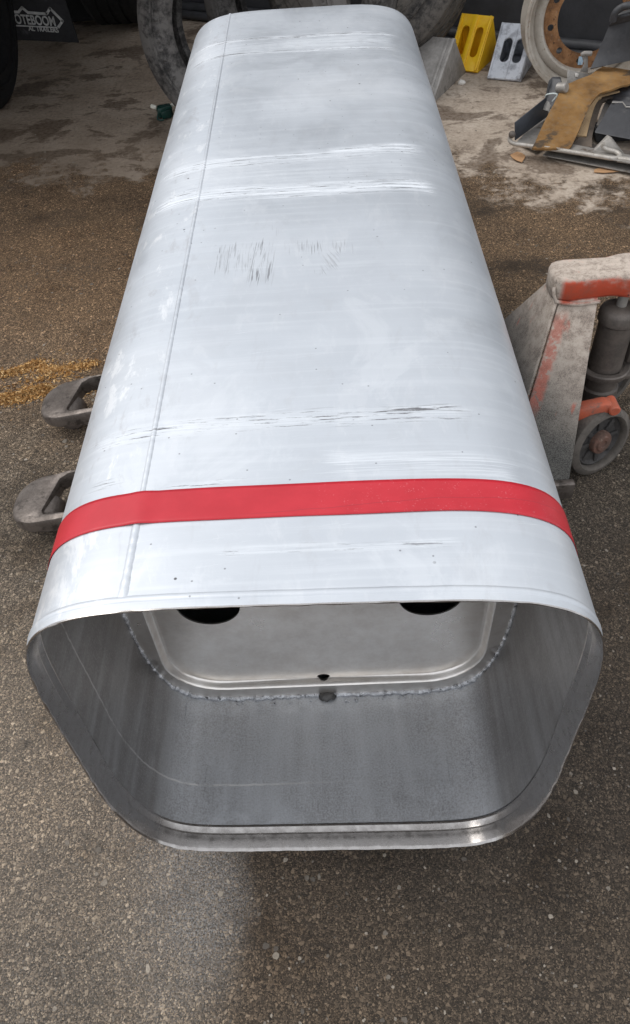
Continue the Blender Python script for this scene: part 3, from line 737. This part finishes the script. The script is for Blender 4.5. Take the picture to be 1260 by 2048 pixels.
# pump
b = BM(); add_cyl(b, (.085, -.02, .385), (.085, -.02, .43), .012, 20); obj('piston_rod', b, MAT['steel'], jack)
b = BM(); add_lathe(b, [(0, .12), (.042, .12), (.046, .124), (.046, .16), (.040, .164), (.040, .345), (.045, .350), (.045, .372), (.040, .380), (.030, .386), (.016, .388), (0, .388)], 40, Matrix.Translation((.085, -.02, 0))); pump = obj('pump_cylinder', b, MAT['oily'], jack, 40)
b = BM(); add_lathe(b, [(.046, .205), (.058, .205), (.060, .209), (.060, .219), (.057, .222), (.046, .222)], 40, Matrix.Translation((.085, -.02, 0)), True)
add_box(b, (.165, .0, .213), (.12, .055, .014), bev=.004); add_box(b, (.14, -.045, .213), (.06, .045, .014), bev=.004); obj('pump_bracket', b, MAT['oily'], pump)
b = BM(); add_box(b, (.155, -.01, .29), (.055, .06, .12), bev=.010); add_cyl(b, (.155, -.055, .30), (.155, .05, .30), .02, 20); obj('valve_block', b, MAT['oily'], pump)
b = BM(); add_box(b, (.085, -.02, .105), (.10, .13, .028), bev=.006); add_box(b, (.085, -.02, .11), (.045, .20, .02), bev=.005); obj('axle_carriage', b, MAT['oily'], jack)
b = BM()
for yy in (-.118,): add_prism(b, [(-.06, yy-.035, .150), (-.06, yy-.035, .185), (.050, yy-.035, .206), (.080, yy-.035, .200), (.088, yy-.035, .182), (.07, yy-.035, .172)], (0, .034, 0), .006)
add_cyl(b, (.072, -.162, .190), (.072, -.115, .190), .014, 18, bev=.003); obj('lift_link', b, MAT['orange'], jack)
def jack_wheel(c, ax):
    b = BM(); M_ = axis_mat(c, ax) @ Matrix.Scale(1.0, 4)
    add_lathe(b, [(.072, -.020), (.084, -.020), (.091, -.014), (.092, 0), (.091, .014), (.084, .020), (.075, .022), (.071, .018), (.069, .010), (.069, -.010)], 56, M_, True)
    w = obj('steer_wheel', b, MAT['jackwheel'], jack, 40)
    b = BM(); add_lathe(b, [(.070, -.010), (.070, .004), (.064, .008), (.056, .000), (.032, .000), (.028, .010), (.028, -.010)], 48, M_, True)
    for k in range(8):
        a = 2*math.pi*k/8; q = BM(); add_box(q, (.046, 0, .001), (.032, .012, .010), bev=.002); bmesh.ops.rotate(q, cent=(0, 0, 0), matrix=Matrix.Rotation(a, 3, 'Z'), verts=q.verts); bmesh.ops.transform(q, matrix=M_, verts=q.verts); merge(b, q)
    obj('wheel_centre', b, MAT['hub'], w, 40)
    b = BM(); add_lathe(b, [(0, .020), (.008, .021), (.010, .024), (.018, .024), (.021, .020), (.028, .019), (.030, .015), (.030, 0), (0, 0)], 32, M_); obj('hub_cap', b, MAT['hubrust'], w, 40)
ax = Vector((.42, -.90, .14))
jack_wheel(Vector((.054, -.150, .092)), ax); jack_wheel(Vector((.150, .090, .098)), -ax)
b = BM(); add_cyl(b, (.054, -.150, .092), (.150, .09, .098), .014, 18); obj('axle', b, MAT['oily'], jack)

# ================================================================== WHEEL CHOCKS
def chock_frame(toe_l, toe_r, heel_dir, length):
    """local frame: x across the toe, y towards the heel"""
    c = (Vector(toe_l)+Vector(toe_r))/2; X = (Vector(toe_r)-Vector(toe_l)).normalized(); return c, math.atan2(X.y, X.x), (Vector(toe_r)-Vector(toe_l)).length
def slot(cx, cy, w, h, n=8):
    p = []
    for k in range(n+1): t = R(180*k/n); p.append((cx+w*math.cos(t), cy+h-w+w*math.sin(t)))
    for k in range(n+1): t = R(180+180*k/n); p.append((cx+w*math.cos(t), cy-h+w+w*math.sin(t)))
    return p
def build_chock(root, w, L, H, mat, slots, ribs, label_parts=True):
    """wedge: sloped face from toe (y=0) to the top (y=L*.62, z=H), open back with side plates"""
    ty = L*.55; sl = math.hypot(ty, H); ang = math.atan2(H, ty); th = .012
    loops = [[(-w/2, 0), (w/2, 0), (w/2, sl), (-w/2, sl)]] + [slot(cx, sl*.52, sw, sl*sh) for cx, sw, sh in slots]
    b = holed_plate(loops, -th, 0, .003)
    bmesh.ops.rotate(b, cent=(0, 0, 0), matrix=Matrix.Rotation(ang, 3, 'X'), verts=b.verts); bmesh.ops.translate(b, vec=(0, 0, .012), verts=b.verts)
    obj('face_plate', b, mat, root, 30)
    for sx in (-1, 1):
        b = BM(); x0 = sx*w/2 - (0.009 if sx > 0 else 0)
        add_prism(b, [(x0-sx*.002, .020, .0), (x0-sx*.002, L, .0), (x0-sx*.002, L*.97, .02), (x0-sx*.002, ty+.01, H-.003), (x0-sx*.002, ty-.01, H-.012)], (.009, 0, 0), .002); obj('side_plate', b, mat, root, 30)
    if mat is MAT['yellow']:
        b = BM(); add_box(b, (0, ty+.012, H*.5+.002), (w-.024, .008, H*.93), bev=.002); obj('inner_web', b, mat, root, 30)
    b = BM(); q = [(-w/2+.010, L*.985, .0), (w/2-.010, L*.985, .0), (w/2-.010, ty+.016, H-.004), (-w/2+.010, ty+.016, H-.004)]; add_prism(b, q, (0, -.006, 0), .001); obj('heel_plate', b, mat, root, 30)
    b = BM()
    add_box(b, (0, L*.55, .005), (w-.03, L*.85, .010), bev=.002); obj('base_plate', b, mat, root, 30)
    for (cx, rw_, rh) in ribs:
        b = BM(); add_box(b, (cx, sl/2, rh/2-.001), (rw_, sl*.98, rh), bev=min(.003, rh*.4)); bmesh.ops.rotate(b, cent=(0, 0, 0), matrix=Matrix.Rotation(ang, 3, 'X'), verts=b.verts); bmesh.ops.translate(b, vec=(0, 0, .012), verts=b.verts); obj('face_rib', b, mat, root, 30)
# grey aluminium chock nearest the tank
grp = 'wheel chocks lined up by the wall'
ch = thing('wheel_chock', 'plain grey weathered aluminium wheel chock next to the tank', 'wheel chock', (.486, 3.43, 0), (0, 0, R(-29)), grp)
build_chock(ch, .20, .42, .192, MAT['alu_chock'], [], [(-.085, .014, .008), (.065, .016, .006), (.092, .016, .010)])
ch = thing('wheel_chock', 'bright yellow plastic wheel chock with two long slots', 'wheel chock', (.752, 3.755, 0), (0, 0, R(-30)), grp)
build_chock(ch, .165, .30, .198, MAT['yellow'], [(-.038, .019, .27), (.034, .019, .27)], [(-.002, .026, .008), (-.073, .012, .008), (.073, .012, .012)])
ch = thing('wheel_chock', 'scuffed white wheel chock with two black oval slots', 'wheel chock', (.935, 3.60, 0), (0, 0, R(-24)), grp)
build_chock(ch, .165, .36, .182, MAT['chock_white'], [(-.026, .021, .22), (.034, .021, .22)], [(-.076, .010, .007), (.070, .018, .009), (.004, .008, .006)])

# ================================================================== TYRES
def tyre_profile(ro, ri, w):
    h = w/2; return [(ri, -h*.62), (ri+.012, -h*.78), (ri+.03, -h*.80), (ri+.06, -h*.97), (ri+.064, -h*1.02), (ri+.069, -h*1.02), (ri+.072, -h*.98), (ri+(ro-ri)*.50, -h*1.0), (ri+(ro-ri)*.52, -h*1.07), (ri+(ro-ri)*.57, -h*1.07), (ri+(ro-ri)*.59, -h*.99), (ro-.055, -h*.98), (ro-.045, -h*1.0), (ro-.030, -h*.95), (ro-.012, -h*.86), (ro, -h*.74),
             (ro, -h*.46), (ro-.011, -h*.44), (ro-.011, -h*.38), (ro, -h*.36), (ro+.001, -h*.06), (ro-.011, -h*.04), (ro-.011, h*.04), (ro+.001, h*.06), (ro, h*.36), (ro-.011, h*.38), (ro-.011, h*.44), (ro, h*.46),
             (ro, h*.74), (ro-.012, h*.86), (ro-.030, h*.95), (ro-.045, h*1.0), (ro-.055, h*.98), (ri+(ro-ri)*.59, h*.99), (ri+(ro-ri)*.57, h*1.07), (ri+(ro-ri)*.52, h*1.07), (ri+(ro-ri)*.50, h*1.0), (ri+.072, h*.98), (ri+.069, h*1.02), (ri+.064, h*1.02), (ri+.06, h*.97), (ri+.03, h*.80), (ri+.012, h*.78), (ri, h*.62), (ri+.02, h*.5), (ro-.05, h*.78), (ro-.028, h*.5), (ro-.026, -h*.5), (ro-.05, -h*.78), (ri+.02, -h*.5)]
def tyre(name, label, loc, rot, mat, group, ro=.50, ri=.287, w=.29, letters=None):
    t = thing(name, label, 'tyre', loc, rot, group)
    b = BM(); add_lathe(b, tyre_profile(ro, ri, w), 96, None, True); tb_ = obj('tyre_body', b, mat, t, 30)
    if letters:
        b = BM(); rl = random.Random(2)
        for k in range(letters):          # moulded shoulder blocks on the sidewall
            a = 2*math.pi*k/letters; q = BM(); add_box(q, (ro-.085, 0, w/2*1.0), (.018, .010, .006), bev=.0015); bmesh.ops.rotate(q, cent=(0, 0, 0), matrix=Matrix.Rotation(a, 3, 'Z'), verts=q.verts); merge(b, q)
        obj('sidewall_marks', b, mat, t)['kind'] = 'stuff'
    return t
def face(n): return Vector(n).normalized().to_track_quat('Z', 'Y').to_euler()
tg = 'used tyres standing behind the tank'
tyre('truck_tyre', 'grey dusty truck tyre standing left behind the silver tank', (-.25, 3.20, .425), face((-.12, -.98, .15)), MAT['tyre_grey'], tg, .43, .29, .26, letters=60)
tyre('truck_tyre', 'pale worn tyre hidden behind the end of the tank', (-.02, 3.62, .43), face((-.20, -.95, .16)), MAT['tyre_grey'], tg, .43, .29, .26)
tyre('truck_tyre', 'dark leaning truck tyre beside the plain grey chock', (.30, 3.95, .47), face((-.35, -.80, .45)), MAT['tyre_dark'], tg)

# ================================================================== TRAILER on the left
tr = thing('trailer', 'dark trailer parked at left with lettered mudflap and black wheels', 'trailer', (0, 0, 0))
def road_wheel(c):
    b = BM(); M_ = axis_mat(c, (1, 0, 0)); add_lathe(b, tyre_profile(.50, .287, .32), 80, M_, True); w = obj('wheel', b, MAT['tyre_black'], tr, 30)
    b = BM(); add_lathe(b, [(.287, -.1), (.287, .13), (.275, .13), (.265, .06), (.15, .02), (.14, .08), (0, .08), (0, .05), (.13, -.0), (.26, -.1)], 48, M_, True); obj('wheel_disc', b, MAT['black'], w, 30)
road_wheel((-1.66, 3.72, .50)); road_wheel((-1.12, 4.98, .50)); 
b = BM(); add_box(b, (-2.27, 6.05, 1.04), (3.0, 7.3, .5), bev=.03); obj('shade_deck', b, MAT['black'], tr)  # out of view; lowered and stretched forward to shade the ground at left
b = BM(); add_box(b, (-2.3, 6.4, .85), (.9, 6.5, .5), bev=.02); obj('chassis', b, MAT['black'], tr)
b = BM(); add_box(b, (-1.65, 5.75, .42), (1.25, 1.7, .80), bev=.05); obj('shade_box', b, MAT['black'], tr)  # black box added to fill the dark space under the trailer
# mudflap
fy = 4.36
BL, BR = at(-60, 76, y=fy), at(158, 86, y=fy); TR_ = at(120, -60, y=fy); TL_ = at(-60, -60, y=fy)
TR_.z = .75; TL_.z = .75; TR_.x = BR.x-.06; TL_.x = BL.x-.03
b = BM(); add_prism(b, [BL, BR, TR_, TL_], (0, .012, 0), .004); mf = obj('mudflap', b, MAT['mudflap'], tr)
def text_on(body, size, org, xd, yd, parent, name, mat):
    cu = bpy.data.curves.new(name, 'FONT'); cu.body = body; cu.size = size; cu.extrude = .0008; cu.offset = size*.022; cu.align_x = 'RIGHT'
    to = bpy.data.objects.new(name, cu); S.collection.objects.link(to); bpy.context.view_layer.update()
    me = bpy.data.meshes.new_from_object(to.evaluated_get(bpy.context.evaluated_depsgraph_get())); bpy.data.objects.remove(to)
    xd = Vector(xd).normalized(); yd = Vector(yd).normalized(); zd = xd.cross(yd).normalized()
    M_ = Matrix((xd, yd, zd)).transposed().to_4x4(); M_.translation = org; me.transform(Matrix.Diagonal((.69 if size > .05 else .9, 1, 1, 1))); me.transform(M_)
    me.materials.append(mat); o = bpy.data.objects.new(name, me); S.collection.objects.link(o); o.parent = parent; return o
fs = fy-.0035
p = lambda px, py: at(px, py, y=fs)
tr_, tl_ = p(113, 52), p(36, 47)
text_on('NOTEBOOM', .064, tr_, tr_-tl_, p(108, 33)-p(113, 52), mf, 'mudflap_lettering', MAT['print_'])
a_, c_ = p(118, 65), p(42, 60)
text_on('AL TRAILERS', .032, a_, a_-c_, p(116, 56)-p(118, 65), mf, 'mudflap_lettering', MAT['print_'])
b = BM()
def stroke(pts, wd):
    for q0, q1 in zip(pts, pts[1:]):
        d = (q1-q0); nrm = Vector((-d.z, 0, d.x)).normalized()*wd/2; e = d.normalized()*wd*.3
        add_prism(b, [q0-e-nrm, q1+e-nrm, q1+e+nrm, q0-e+nrm], (0, -.0012, 0))
stroke([p(117, 54), p(125, 42), p(100, 17), p(93, 28), p(56, 25), p(44, 15), p(37, 24), p(20, 24)], .013); stroke([p(30, 51), p(114, 55)], .006)
obj('mudflap_emblem', b, MAT['print_'], mf)

# ================================================================== RUSTY RIM
rim = thing('steel_wheel', 'bare truck wheel rim with rusty bolt ring leaning on the scrap', 'wheel', (1.255, 3.46, .292), face((-.10, -.99, .12)))
b = BM(); add_lathe(b, [(.290, .085), (.288, .09), (.280, .088), (.272, .076), (.262, .045), (.250, .020), (.242, .000), (.238, -.03), (.238, -.075), (.250, -.09), (.262, -.10), (.290, -.10), (.288, -.105), (.255, -.108), (.232, -.08), (.232, -.02), (.244, .015), (.256, .045), (.268, .079), (.284, .082)], 96, None, True)
rb_ = obj('rim_barrel', b, MAT['rimpaint'], rim, 35)
# disc with hand holes and bolt holes
def circ(cx, cy, r, n): return [(cx+r*math.cos(2*math.pi*k/n), cy+r*math.sin(2*math.pi*k/n)) for k in range(n)]
holes = [circ(.170*math.cos(R(36*k+12)), .170*math.sin(R(36*k+12)), .0135, 16) for k in range(10)]
b = holed_plate([circ(0, 0, .205, 80), circ(0, 0, .1405, 64)] + holes, -.010, .004, 0)
obj('bolt_ring', b, MAT['rust'], rim, 30)
b = BM(); add_lathe(b, [(.200, .004), (.206, .030), (.214, .036), (.232, .030), (.246, .010), (.240, -.01), (.225, .018), (.208, .020), (.204, -.010)], 80, None, True); obj('disc_dish', b, MAT['rimpaint'], rim, 40)
b = BM(); add_box(b, (-.012, -.168, .0065), (.022, .034, .003), bev=.001); obj('blue_sticker', b, mat_simple('blue sticker', (.18, .38, .55), (.55, .58, .6), .6, 0, 60), rim)

# ================================================================== SCRAP PILE on the right
# 1 steel support frame: channel + rail + rod
sf = thing('support_frame', 'flat galvanised bracket frame with a long bent rod under the ochre rubber', 'metal bracket', (0, 0, 0))
c0, c1 = at(1085, 312, z=.012), at(1330, 360, z=.012); d = (c1-c0).normalized(); nn = Vector((-d.y, d.x, 0))
b = BM()
add_prism(b, [c0, c0+nn*.07, c0+nn*.07+Vector((0, 0, .004)), c0+Vector((0, 0, .004))], c1-c0, .0008)
add_prism(b, [c0+nn*.066+Vector((0, 0, .004)), c0+nn*.07+Vector((0, 0, .004)), c0+nn*.07+Vector((0, 0, .034)), c0+nn*.066+Vector((0, 0, .034))], c1-c0, .0008)
add_prism(b, [c0+nn*.0+Vector((0, 0, .034)), c0+nn*.07+Vector((0, 0, .034)), c0+nn*.07+Vector((0, 0, .038)), c0+Vector((0, 0, .038))], c1-c0, .0008)
obj('channel', b, MAT['steel'], sf)
b = BM(); q = at(1078, 310, z=.006); add_box(b, (q.x+.24, q.y-.0, .006), (.52, .10, .012), Matrix.Rotation(math.atan2(d.y, d.x), 3, 'Z'), .003); obj('ground_bar', b, MAT['oily'], sf)
b = BM(); add_tube(b, [at(1024, 268, z=.085), at(1019, 278, z=.065), at(1027, 287, z=.052), at(1060, 292, z=.05), at(1130, 302, z=.05), at(1200, 313, z=.05), at(1228, 317, z=.05), at(1240, 311, z=.055), at(1232, 304, z=.06), at(1214, 299, z=.065), at(1206, 292, z=.075), at(1208, 287, z=.085)], .0085, 12); obj('bent_rod', b, MAT['rod'], sf)
b = BM(); bmesh.ops.create_uvsphere(b, u_segments=16, v_segments=10, radius=.014, matrix=Matrix.Translation(at(1024, 269, z=.085))); obj('rod_cap', b, MAT['oily'], sf)
b = BM(); add_tube(b, [at(1236, 318, z=.048), at(1262, 322, z=.048), at(1330, 335, z=.048)], .012, 10); obj('rail_end', b, MAT['rod'], sf)
b = BM(); add_prism(b, [at(1184, 305, z=.042), at(1218, 272, z=.10), at(1224, 276, z=.10), at(1252, 312, z=.042)], (.0, .016, .0), .004); obj('gusset', b, MAT['steel'], sf)
b = BM(); add_sheet(b, [at(1034, 283, z=.020), at(1075, 240, z=.022), at(1105, 215, z=.024)], [at(1070, 300, z=.020), at(1130, 262, z=.022), at(1170, 235, z=.024)], .004); obj('tray', b, MAT['steel'], sf)
# 2 black plate standing on edge
bp = thing('side_plate_bracket', 'black painted steel plate angled against the ochre rubber flap', 'steel plate', (0, 0, 0))
b = BM(); q = [at(1031, 281, z=.022), at(1098, 231, z=.030), at(1093, 195, z=.115), at(1031, 245, z=.095)]
add_prism(b, q, (q[1]-q[0]).cross(q[3]-q[0]).normalized()*-.005, .0015); obj('plate', b, MAT['blackplate'], bp)
b = BM(); add_prism(b, [at(1087, 212, z=.08), at(1103, 219, z=.08), at(1124, 170, z=.16), at(1122, 157, z=.17), at(1104, 156, z=.17), at(1097, 164, z=.165)], (.004, .016, 0), .003); obj('rubber_mount', b, MAT['hose'], bp)
b = BM(); add_prism(b, [at(1086, 219, z=.075), at(1099, 222, z=.075), at(1105, 205, z=.095), at(1092, 200, z=.10)], (-.004, -.008, .002), .002); obj('mount_tab', b, MAT['steel'], bp)
b = BM(); q = at(1115, 176, z=.16); add_cyl(b, q, q+Vector((.03, -.03, .01)), .020, 20, bev=.003); obj('grey_bush', b, MAT['steel'], bp)
b = BM(); add_tube(b, [at(1090, 193, z=.135), at(1094, 189, z=.15), at(1106, 187, z=.158), at(1114, 189, z=.155), at(1110, 196, z=.14), at(1104, 203, z=.125)], .0028, 6); obj('wire_tie', b, MAT['cable'], bp)
# 3 ochre rubber flap and its layers
fl = obj('rubber_flap', (lambda b: (add_sheet(b, [at(1064, 296, z=.058), at(1074, 276, z=.065), at(1087, 247, z=.09), at(1107, 209, z=.13), at(1124, 178, z=.155), at(1146, 163, z=.165), at(1181, 149, z=.172), at(1205, 132, z=.176)],
    [at(1138, 298, z=.058), at(1147, 284, z=.065), at(1165, 243, z=.09), at(1179, 212, z=.13), at(1198, 188, z=.150), at(1222, 179, z=.162), at(1262, 165, z=.170), at(1300, 145, z=.176)], .008, 10, 6, .006, 3), b)[1])(BM()), MAT['flap'], smooth=60)
tag(fl, 'ochre crusted rubber flap draped over the scrap, uppermost of the layers', 'rubber flap')
st = obj('rubber_strip', (lambda b: (add_sheet(b, [at(1150, 270, z=.045), at(1168, 240, z=.07), at(1178, 212, z=.105), at(1196, 192, z=.130), at(1225, 180, z=.14)],
    [at(1173, 272, z=.045), at(1181, 240, z=.07), at(1192, 208, z=.105), at(1208, 192, z=.130), at(1240, 182, z=.14)], .006, 5, 6), b)[1])(BM()), MAT['tanstrip'], smooth=60)
tag(st, 'narrow light tan rubber strip just right of the ochre flap', 'rubber strip')
st = obj('rubber_strip', (lambda b: (add_sheet(b, [at(1138, 291, z=.035), at(1160, 272, z=.040), at(1176, 242, z=.06), at(1186, 214, z=.085), at(1204, 194, z=.11), at(1240, 182, z=.125)],
    [at(1184, 294, z=.035), at(1185, 270, z=.040), at(1194, 238, z=.06), at(1204, 210, z=.085), at(1219, 197, z=.11), at(1262, 188, z=.125)], .007, 5, 6), b)[1])(BM()), MAT['brownstrip'], smooth=60)
tag(st, 'dark brown rubber strip lying under the light tan strip', 'rubber strip')
st = obj('rubber_strip', (lambda b: (add_sheet(b, [at(1193, 250, z=.06), at(1201, 228, z=.07), at(1210, 206, z=.085), at(1222, 196, z=.095)],
    [at(1206, 252, z=.06), at(1214, 228, z=.07), at(1224, 204, z=.085), at(1236, 198, z=.095)], .006, 5, 6), b)[1])(BM()), MAT['greystrip'], smooth=60)
tag(st, 'short grey rubber strip hanging in front of the dark panel', 'rubber strip')
st = obj('rubber_sheet', (lambda b: (add_sheet(b, [at(1206, 202, z=.085), at(1216, 188, z=.115), at(1236, 176, z=.135), at(1262, 166, z=.145)],
    [at(1256, 222, z=.10), at(1266, 204, z=.125), at(1282, 190, z=.14), at(1310, 178, z=.15)], .008, 8, 6, .012, 8), b)[1])(BM()), MAT['hose'], smooth=60)
tag(st, 'black folded rubber sheet beneath the curved mudguard', 'rubber sheet')
# 4 dark panel behind the strips
pn = thing('plastic_panel', 'dark grey plastic panel right of the rubber strips', 'plastic panel', (0, 0, 0))
b = BM(); q = [at(1190, 266, z=.05), at(1330, 292, z=.05), at(1330, 215, z=.12), at(1250, 213, z=.12), at(1244, 205, z=.125), at(1226, 204, z=.125)]
add_prism(b, q, (0, .008, .004), .002); obj('panel', b, MAT['guard'], pn)
b = BM(); add_tube(b, [at(1224, 205, z=.126), at(1245, 205, z=.126), at(1252, 214, z=.121), at(1330, 216, z=.121)], .0035, 8, smooth=False); obj('panel_edge', b, MAT['steel'], pn)
b = BM(); q0 = at(1190, 285, z=.03); add_box(b, (q0.x+.19, q0.y+.10, .03), (.34, .12, .04), bev=.006); obj('dark_block', b, MAT['black'], pn)
# 5 mudguard
mg = thing('mudguard', 'dusty black curved mudguard lying on top of the scrap pile', 'mudguard', (0, 0, 0))
b = BM(); Lp = [at(1181, 137, z=.185), at(1192, 112, z=.225), at(1207, 78, z=.285), at(1219, 50, z=.335), at(1230, 34, z=.37), at(1246, 22, z=.39)]
Rp = [at(1310, 118, z=.185), at(1310, 95, z=.235), at(1310, 62, z=.30), at(1315, 34, z=.35), at(1320, 18, z=.38), at(1325, 8, z=.395)]
mid = [Lp[i].lerp(Rp[i], .5)+Vector((0, -.075, .035)) for i in range(6)]
add_sheet(b, Lp, mid, .008, 6); add_sheet(b, mid, Rp, .008, 6); bmesh.ops.remove_doubles(b, verts=b.verts, dist=.0005); obj('guard_skin', b, MAT['guard'], mg, 60)
b = BM(); add_tube(b, [at(1226, 42, z=.36), at(1230, 26, z=.39), at(1243, 15, z=.41), at(1262, 10, z=.42), at(1320, 2, z=.42)], .014, 12); obj('rolled_edge', b, MAT['guard'], mg, 60)
# 6 brackets on the rim
bk = thing('sheet_bracket', 'pale folded sheet bracket hooked on the lower edge of the rim', 'metal bracket', (0, 0, 0))
b = BM(); add_prism(b, [at(1135, 140, y=3.22), at(1176, 148, y=3.22), at(1176, 166, y=3.20), at(1134, 170, y=3.20)], (0, .004, 0), .001); obj('lower_plate', b, MAT['steel'], bk)
b = BM(); add_prism(b, [at(1163, 110, y=3.235), at(1176, 108, y=3.235), at(1176, 118, y=3.235), at(1176, 146, y=3.225), at(1160, 144, y=3.225), at(1168, 128, y=3.23)], (0, .004, 0), .001)
add_tube(b, [at(1164, 110, y=3.232), at(1170, 107, y=3.225), at(1183, 107, y=3.225)], .010, 10); obj('upper_tab', b, MAT['steel'], bk)
b = BM(); add_prism(b, [at(1150, 146, y=3.215), at(1157, 147, y=3.215), at(1156, 154, y=3.21), at(1150, 153, y=3.21)], (0, -.003, 0), .001); obj('slot_patch', b, MAT['pebble'], bk)

# ================================================================== SMALL THINGS
gc = thing('plug_connector', 'small dark green plug connector with white tips beside the grey tyre', 'plug', tuple(at(331, 232, z=0)), (0, 0, R(20)))
b = BM(); add_box(b, (0, 0, .024), (.070, .05, .046), bev=.008); add_box(b, (.0, -.03, .02), (.045, .03, .034), bev=.005); obj('plug_body', b, MAT['green'], gc)
b = BM(); add_cyl(b, (-.035, -.005, .045), (-.058, .01, .052), .009, 14, bev=.002); obj('white_tip', b, MAT['ivory'], gc)
b = BM(); add_cyl(b, (.035, .0, .04), (.06, .005, .046), .008, 14, bev=.002); obj('white_tip', b, MAT['ivory'], gc)
b = BM(); add_tube(b, [(-.03, -.02, .03), (-.045, -.035, .012), (-.04, -.05, .006), (-.02, -.055, .005)], .004, 8); obj('loose_wire', b, MAT['green'], gc)
b = BM(); q = at(1036, 316, z=0); n = 9
ptsl = [(q.x+.034*math.cos(6.28*k/n)*random.uniform(.7, 1.2), q.y+.05*math.sin(6.28*k/n)*random.uniform(.7, 1.2), .004+.004*random.random()) for k in range(n)]
add_prism(b, ptsl, (0, 0, .002)); tag(obj('scrap_flake', b, MAT['leaf'], smooth=0), 'thin orange brown flake lying on the concrete before the scrap', 'flake')
b = BM(); q = at(1215, 338, z=0); add_prism(b, [(q.x+.06*math.cos(6.28*k/n)*random.uniform(.7, 1.2), q.y-.02+.03*math.sin(6.28*k/n)*random.uniform(.7, 1.2), .003+.003*random.random()) for k in range(n)], (0, 0, .002)); tag(obj('scrap_flake', b, MAT['leaf'], smooth=0), 'flat pale flake close along the front of the frame', 'flake')
b = BM(); q = at(924, 165, z=.01); bmesh.ops.create_icosphere(b, subdivisions=2, radius=.016, matrix=Matrix.Translation(q) @ Matrix.Diagonal((1.2, .9, .8, 1)))
for v in b.verts: v.co += Vector((1, 1, 1))*.005*mnoise.noise(v.co*70)
tag(obj('pebble', b, MAT['pebble'], smooth=60), 'white pebble on the dark stain by the yellow chock', 'pebble')
# sawdust trails
b = BM(); rs = random.Random(11)
def trail(b, pts, n, sd, hgt):
    P = smooth_path([at(*q, z=0) for q in pts], 10)
    for k in range(n):
        i = rs.random()*(len(P)-1); q = P[int(i)].lerp(P[min(int(i)+1, len(P)-1)], i % 1); w = sd*max(.25, .75+.8*mnoise.noise(Vector((i*.55, sd*90, 1)))); w *= (.6 if rs.random() < .6 else 1.5)
        dx, dy = rs.gauss(0, w), rs.gauss(0, w); h = hgt*math.exp(-(dx*dx+dy*dy)/(2*w*w)*1.2)
        c = Vector((q.x+dx, q.y+dy, abs(rs.random())*h+.0008)); s = rs.uniform(.0018, .0080)
        e1 = Vector((rs.gauss(0, 1), rs.gauss(0, 1), rs.gauss(0, .5))).normalized()*s; e2 = e1.cross(Vector((rs.gauss(0, 1), rs.gauss(0, 1), rs.gauss(0, 1)))).normalized()*s*.26; e3 = e1.cross(e2).normalized()*s*.5
        v = [b.verts.new(c+x) for x in (e1, e2, -e1, -e2, e3)]
        b.faces.new((v[0], v[1], v[4])); b.faces.new((v[1], v[2], v[4])); b.faces.new((v[2], v[3], v[4])); b.faces.new((v[3], v[0], v[4]))
trail(b, [(-70, 830), (0, 803), (40, 796), (70, 785), (95, 780)], 7000, .012, .024); trail(b, [(-60, 760), (0, 752), (50, 738), (75, 728)], 3600, .009, .016)
trail(b, [(75, 728), (95, 740), (130, 738), (190, 728)], 1500, .014, .006); trail(b, [(150, 775), (175, 778), (200, 770)], 900, .014, .006); trail(b, [(-20, 780), (80, 760), (150, 745)], 600, .05, .002)
o = obj('sawdust', b, MAT['sawdust'], smooth=0); o['kind'] = 'stuff'
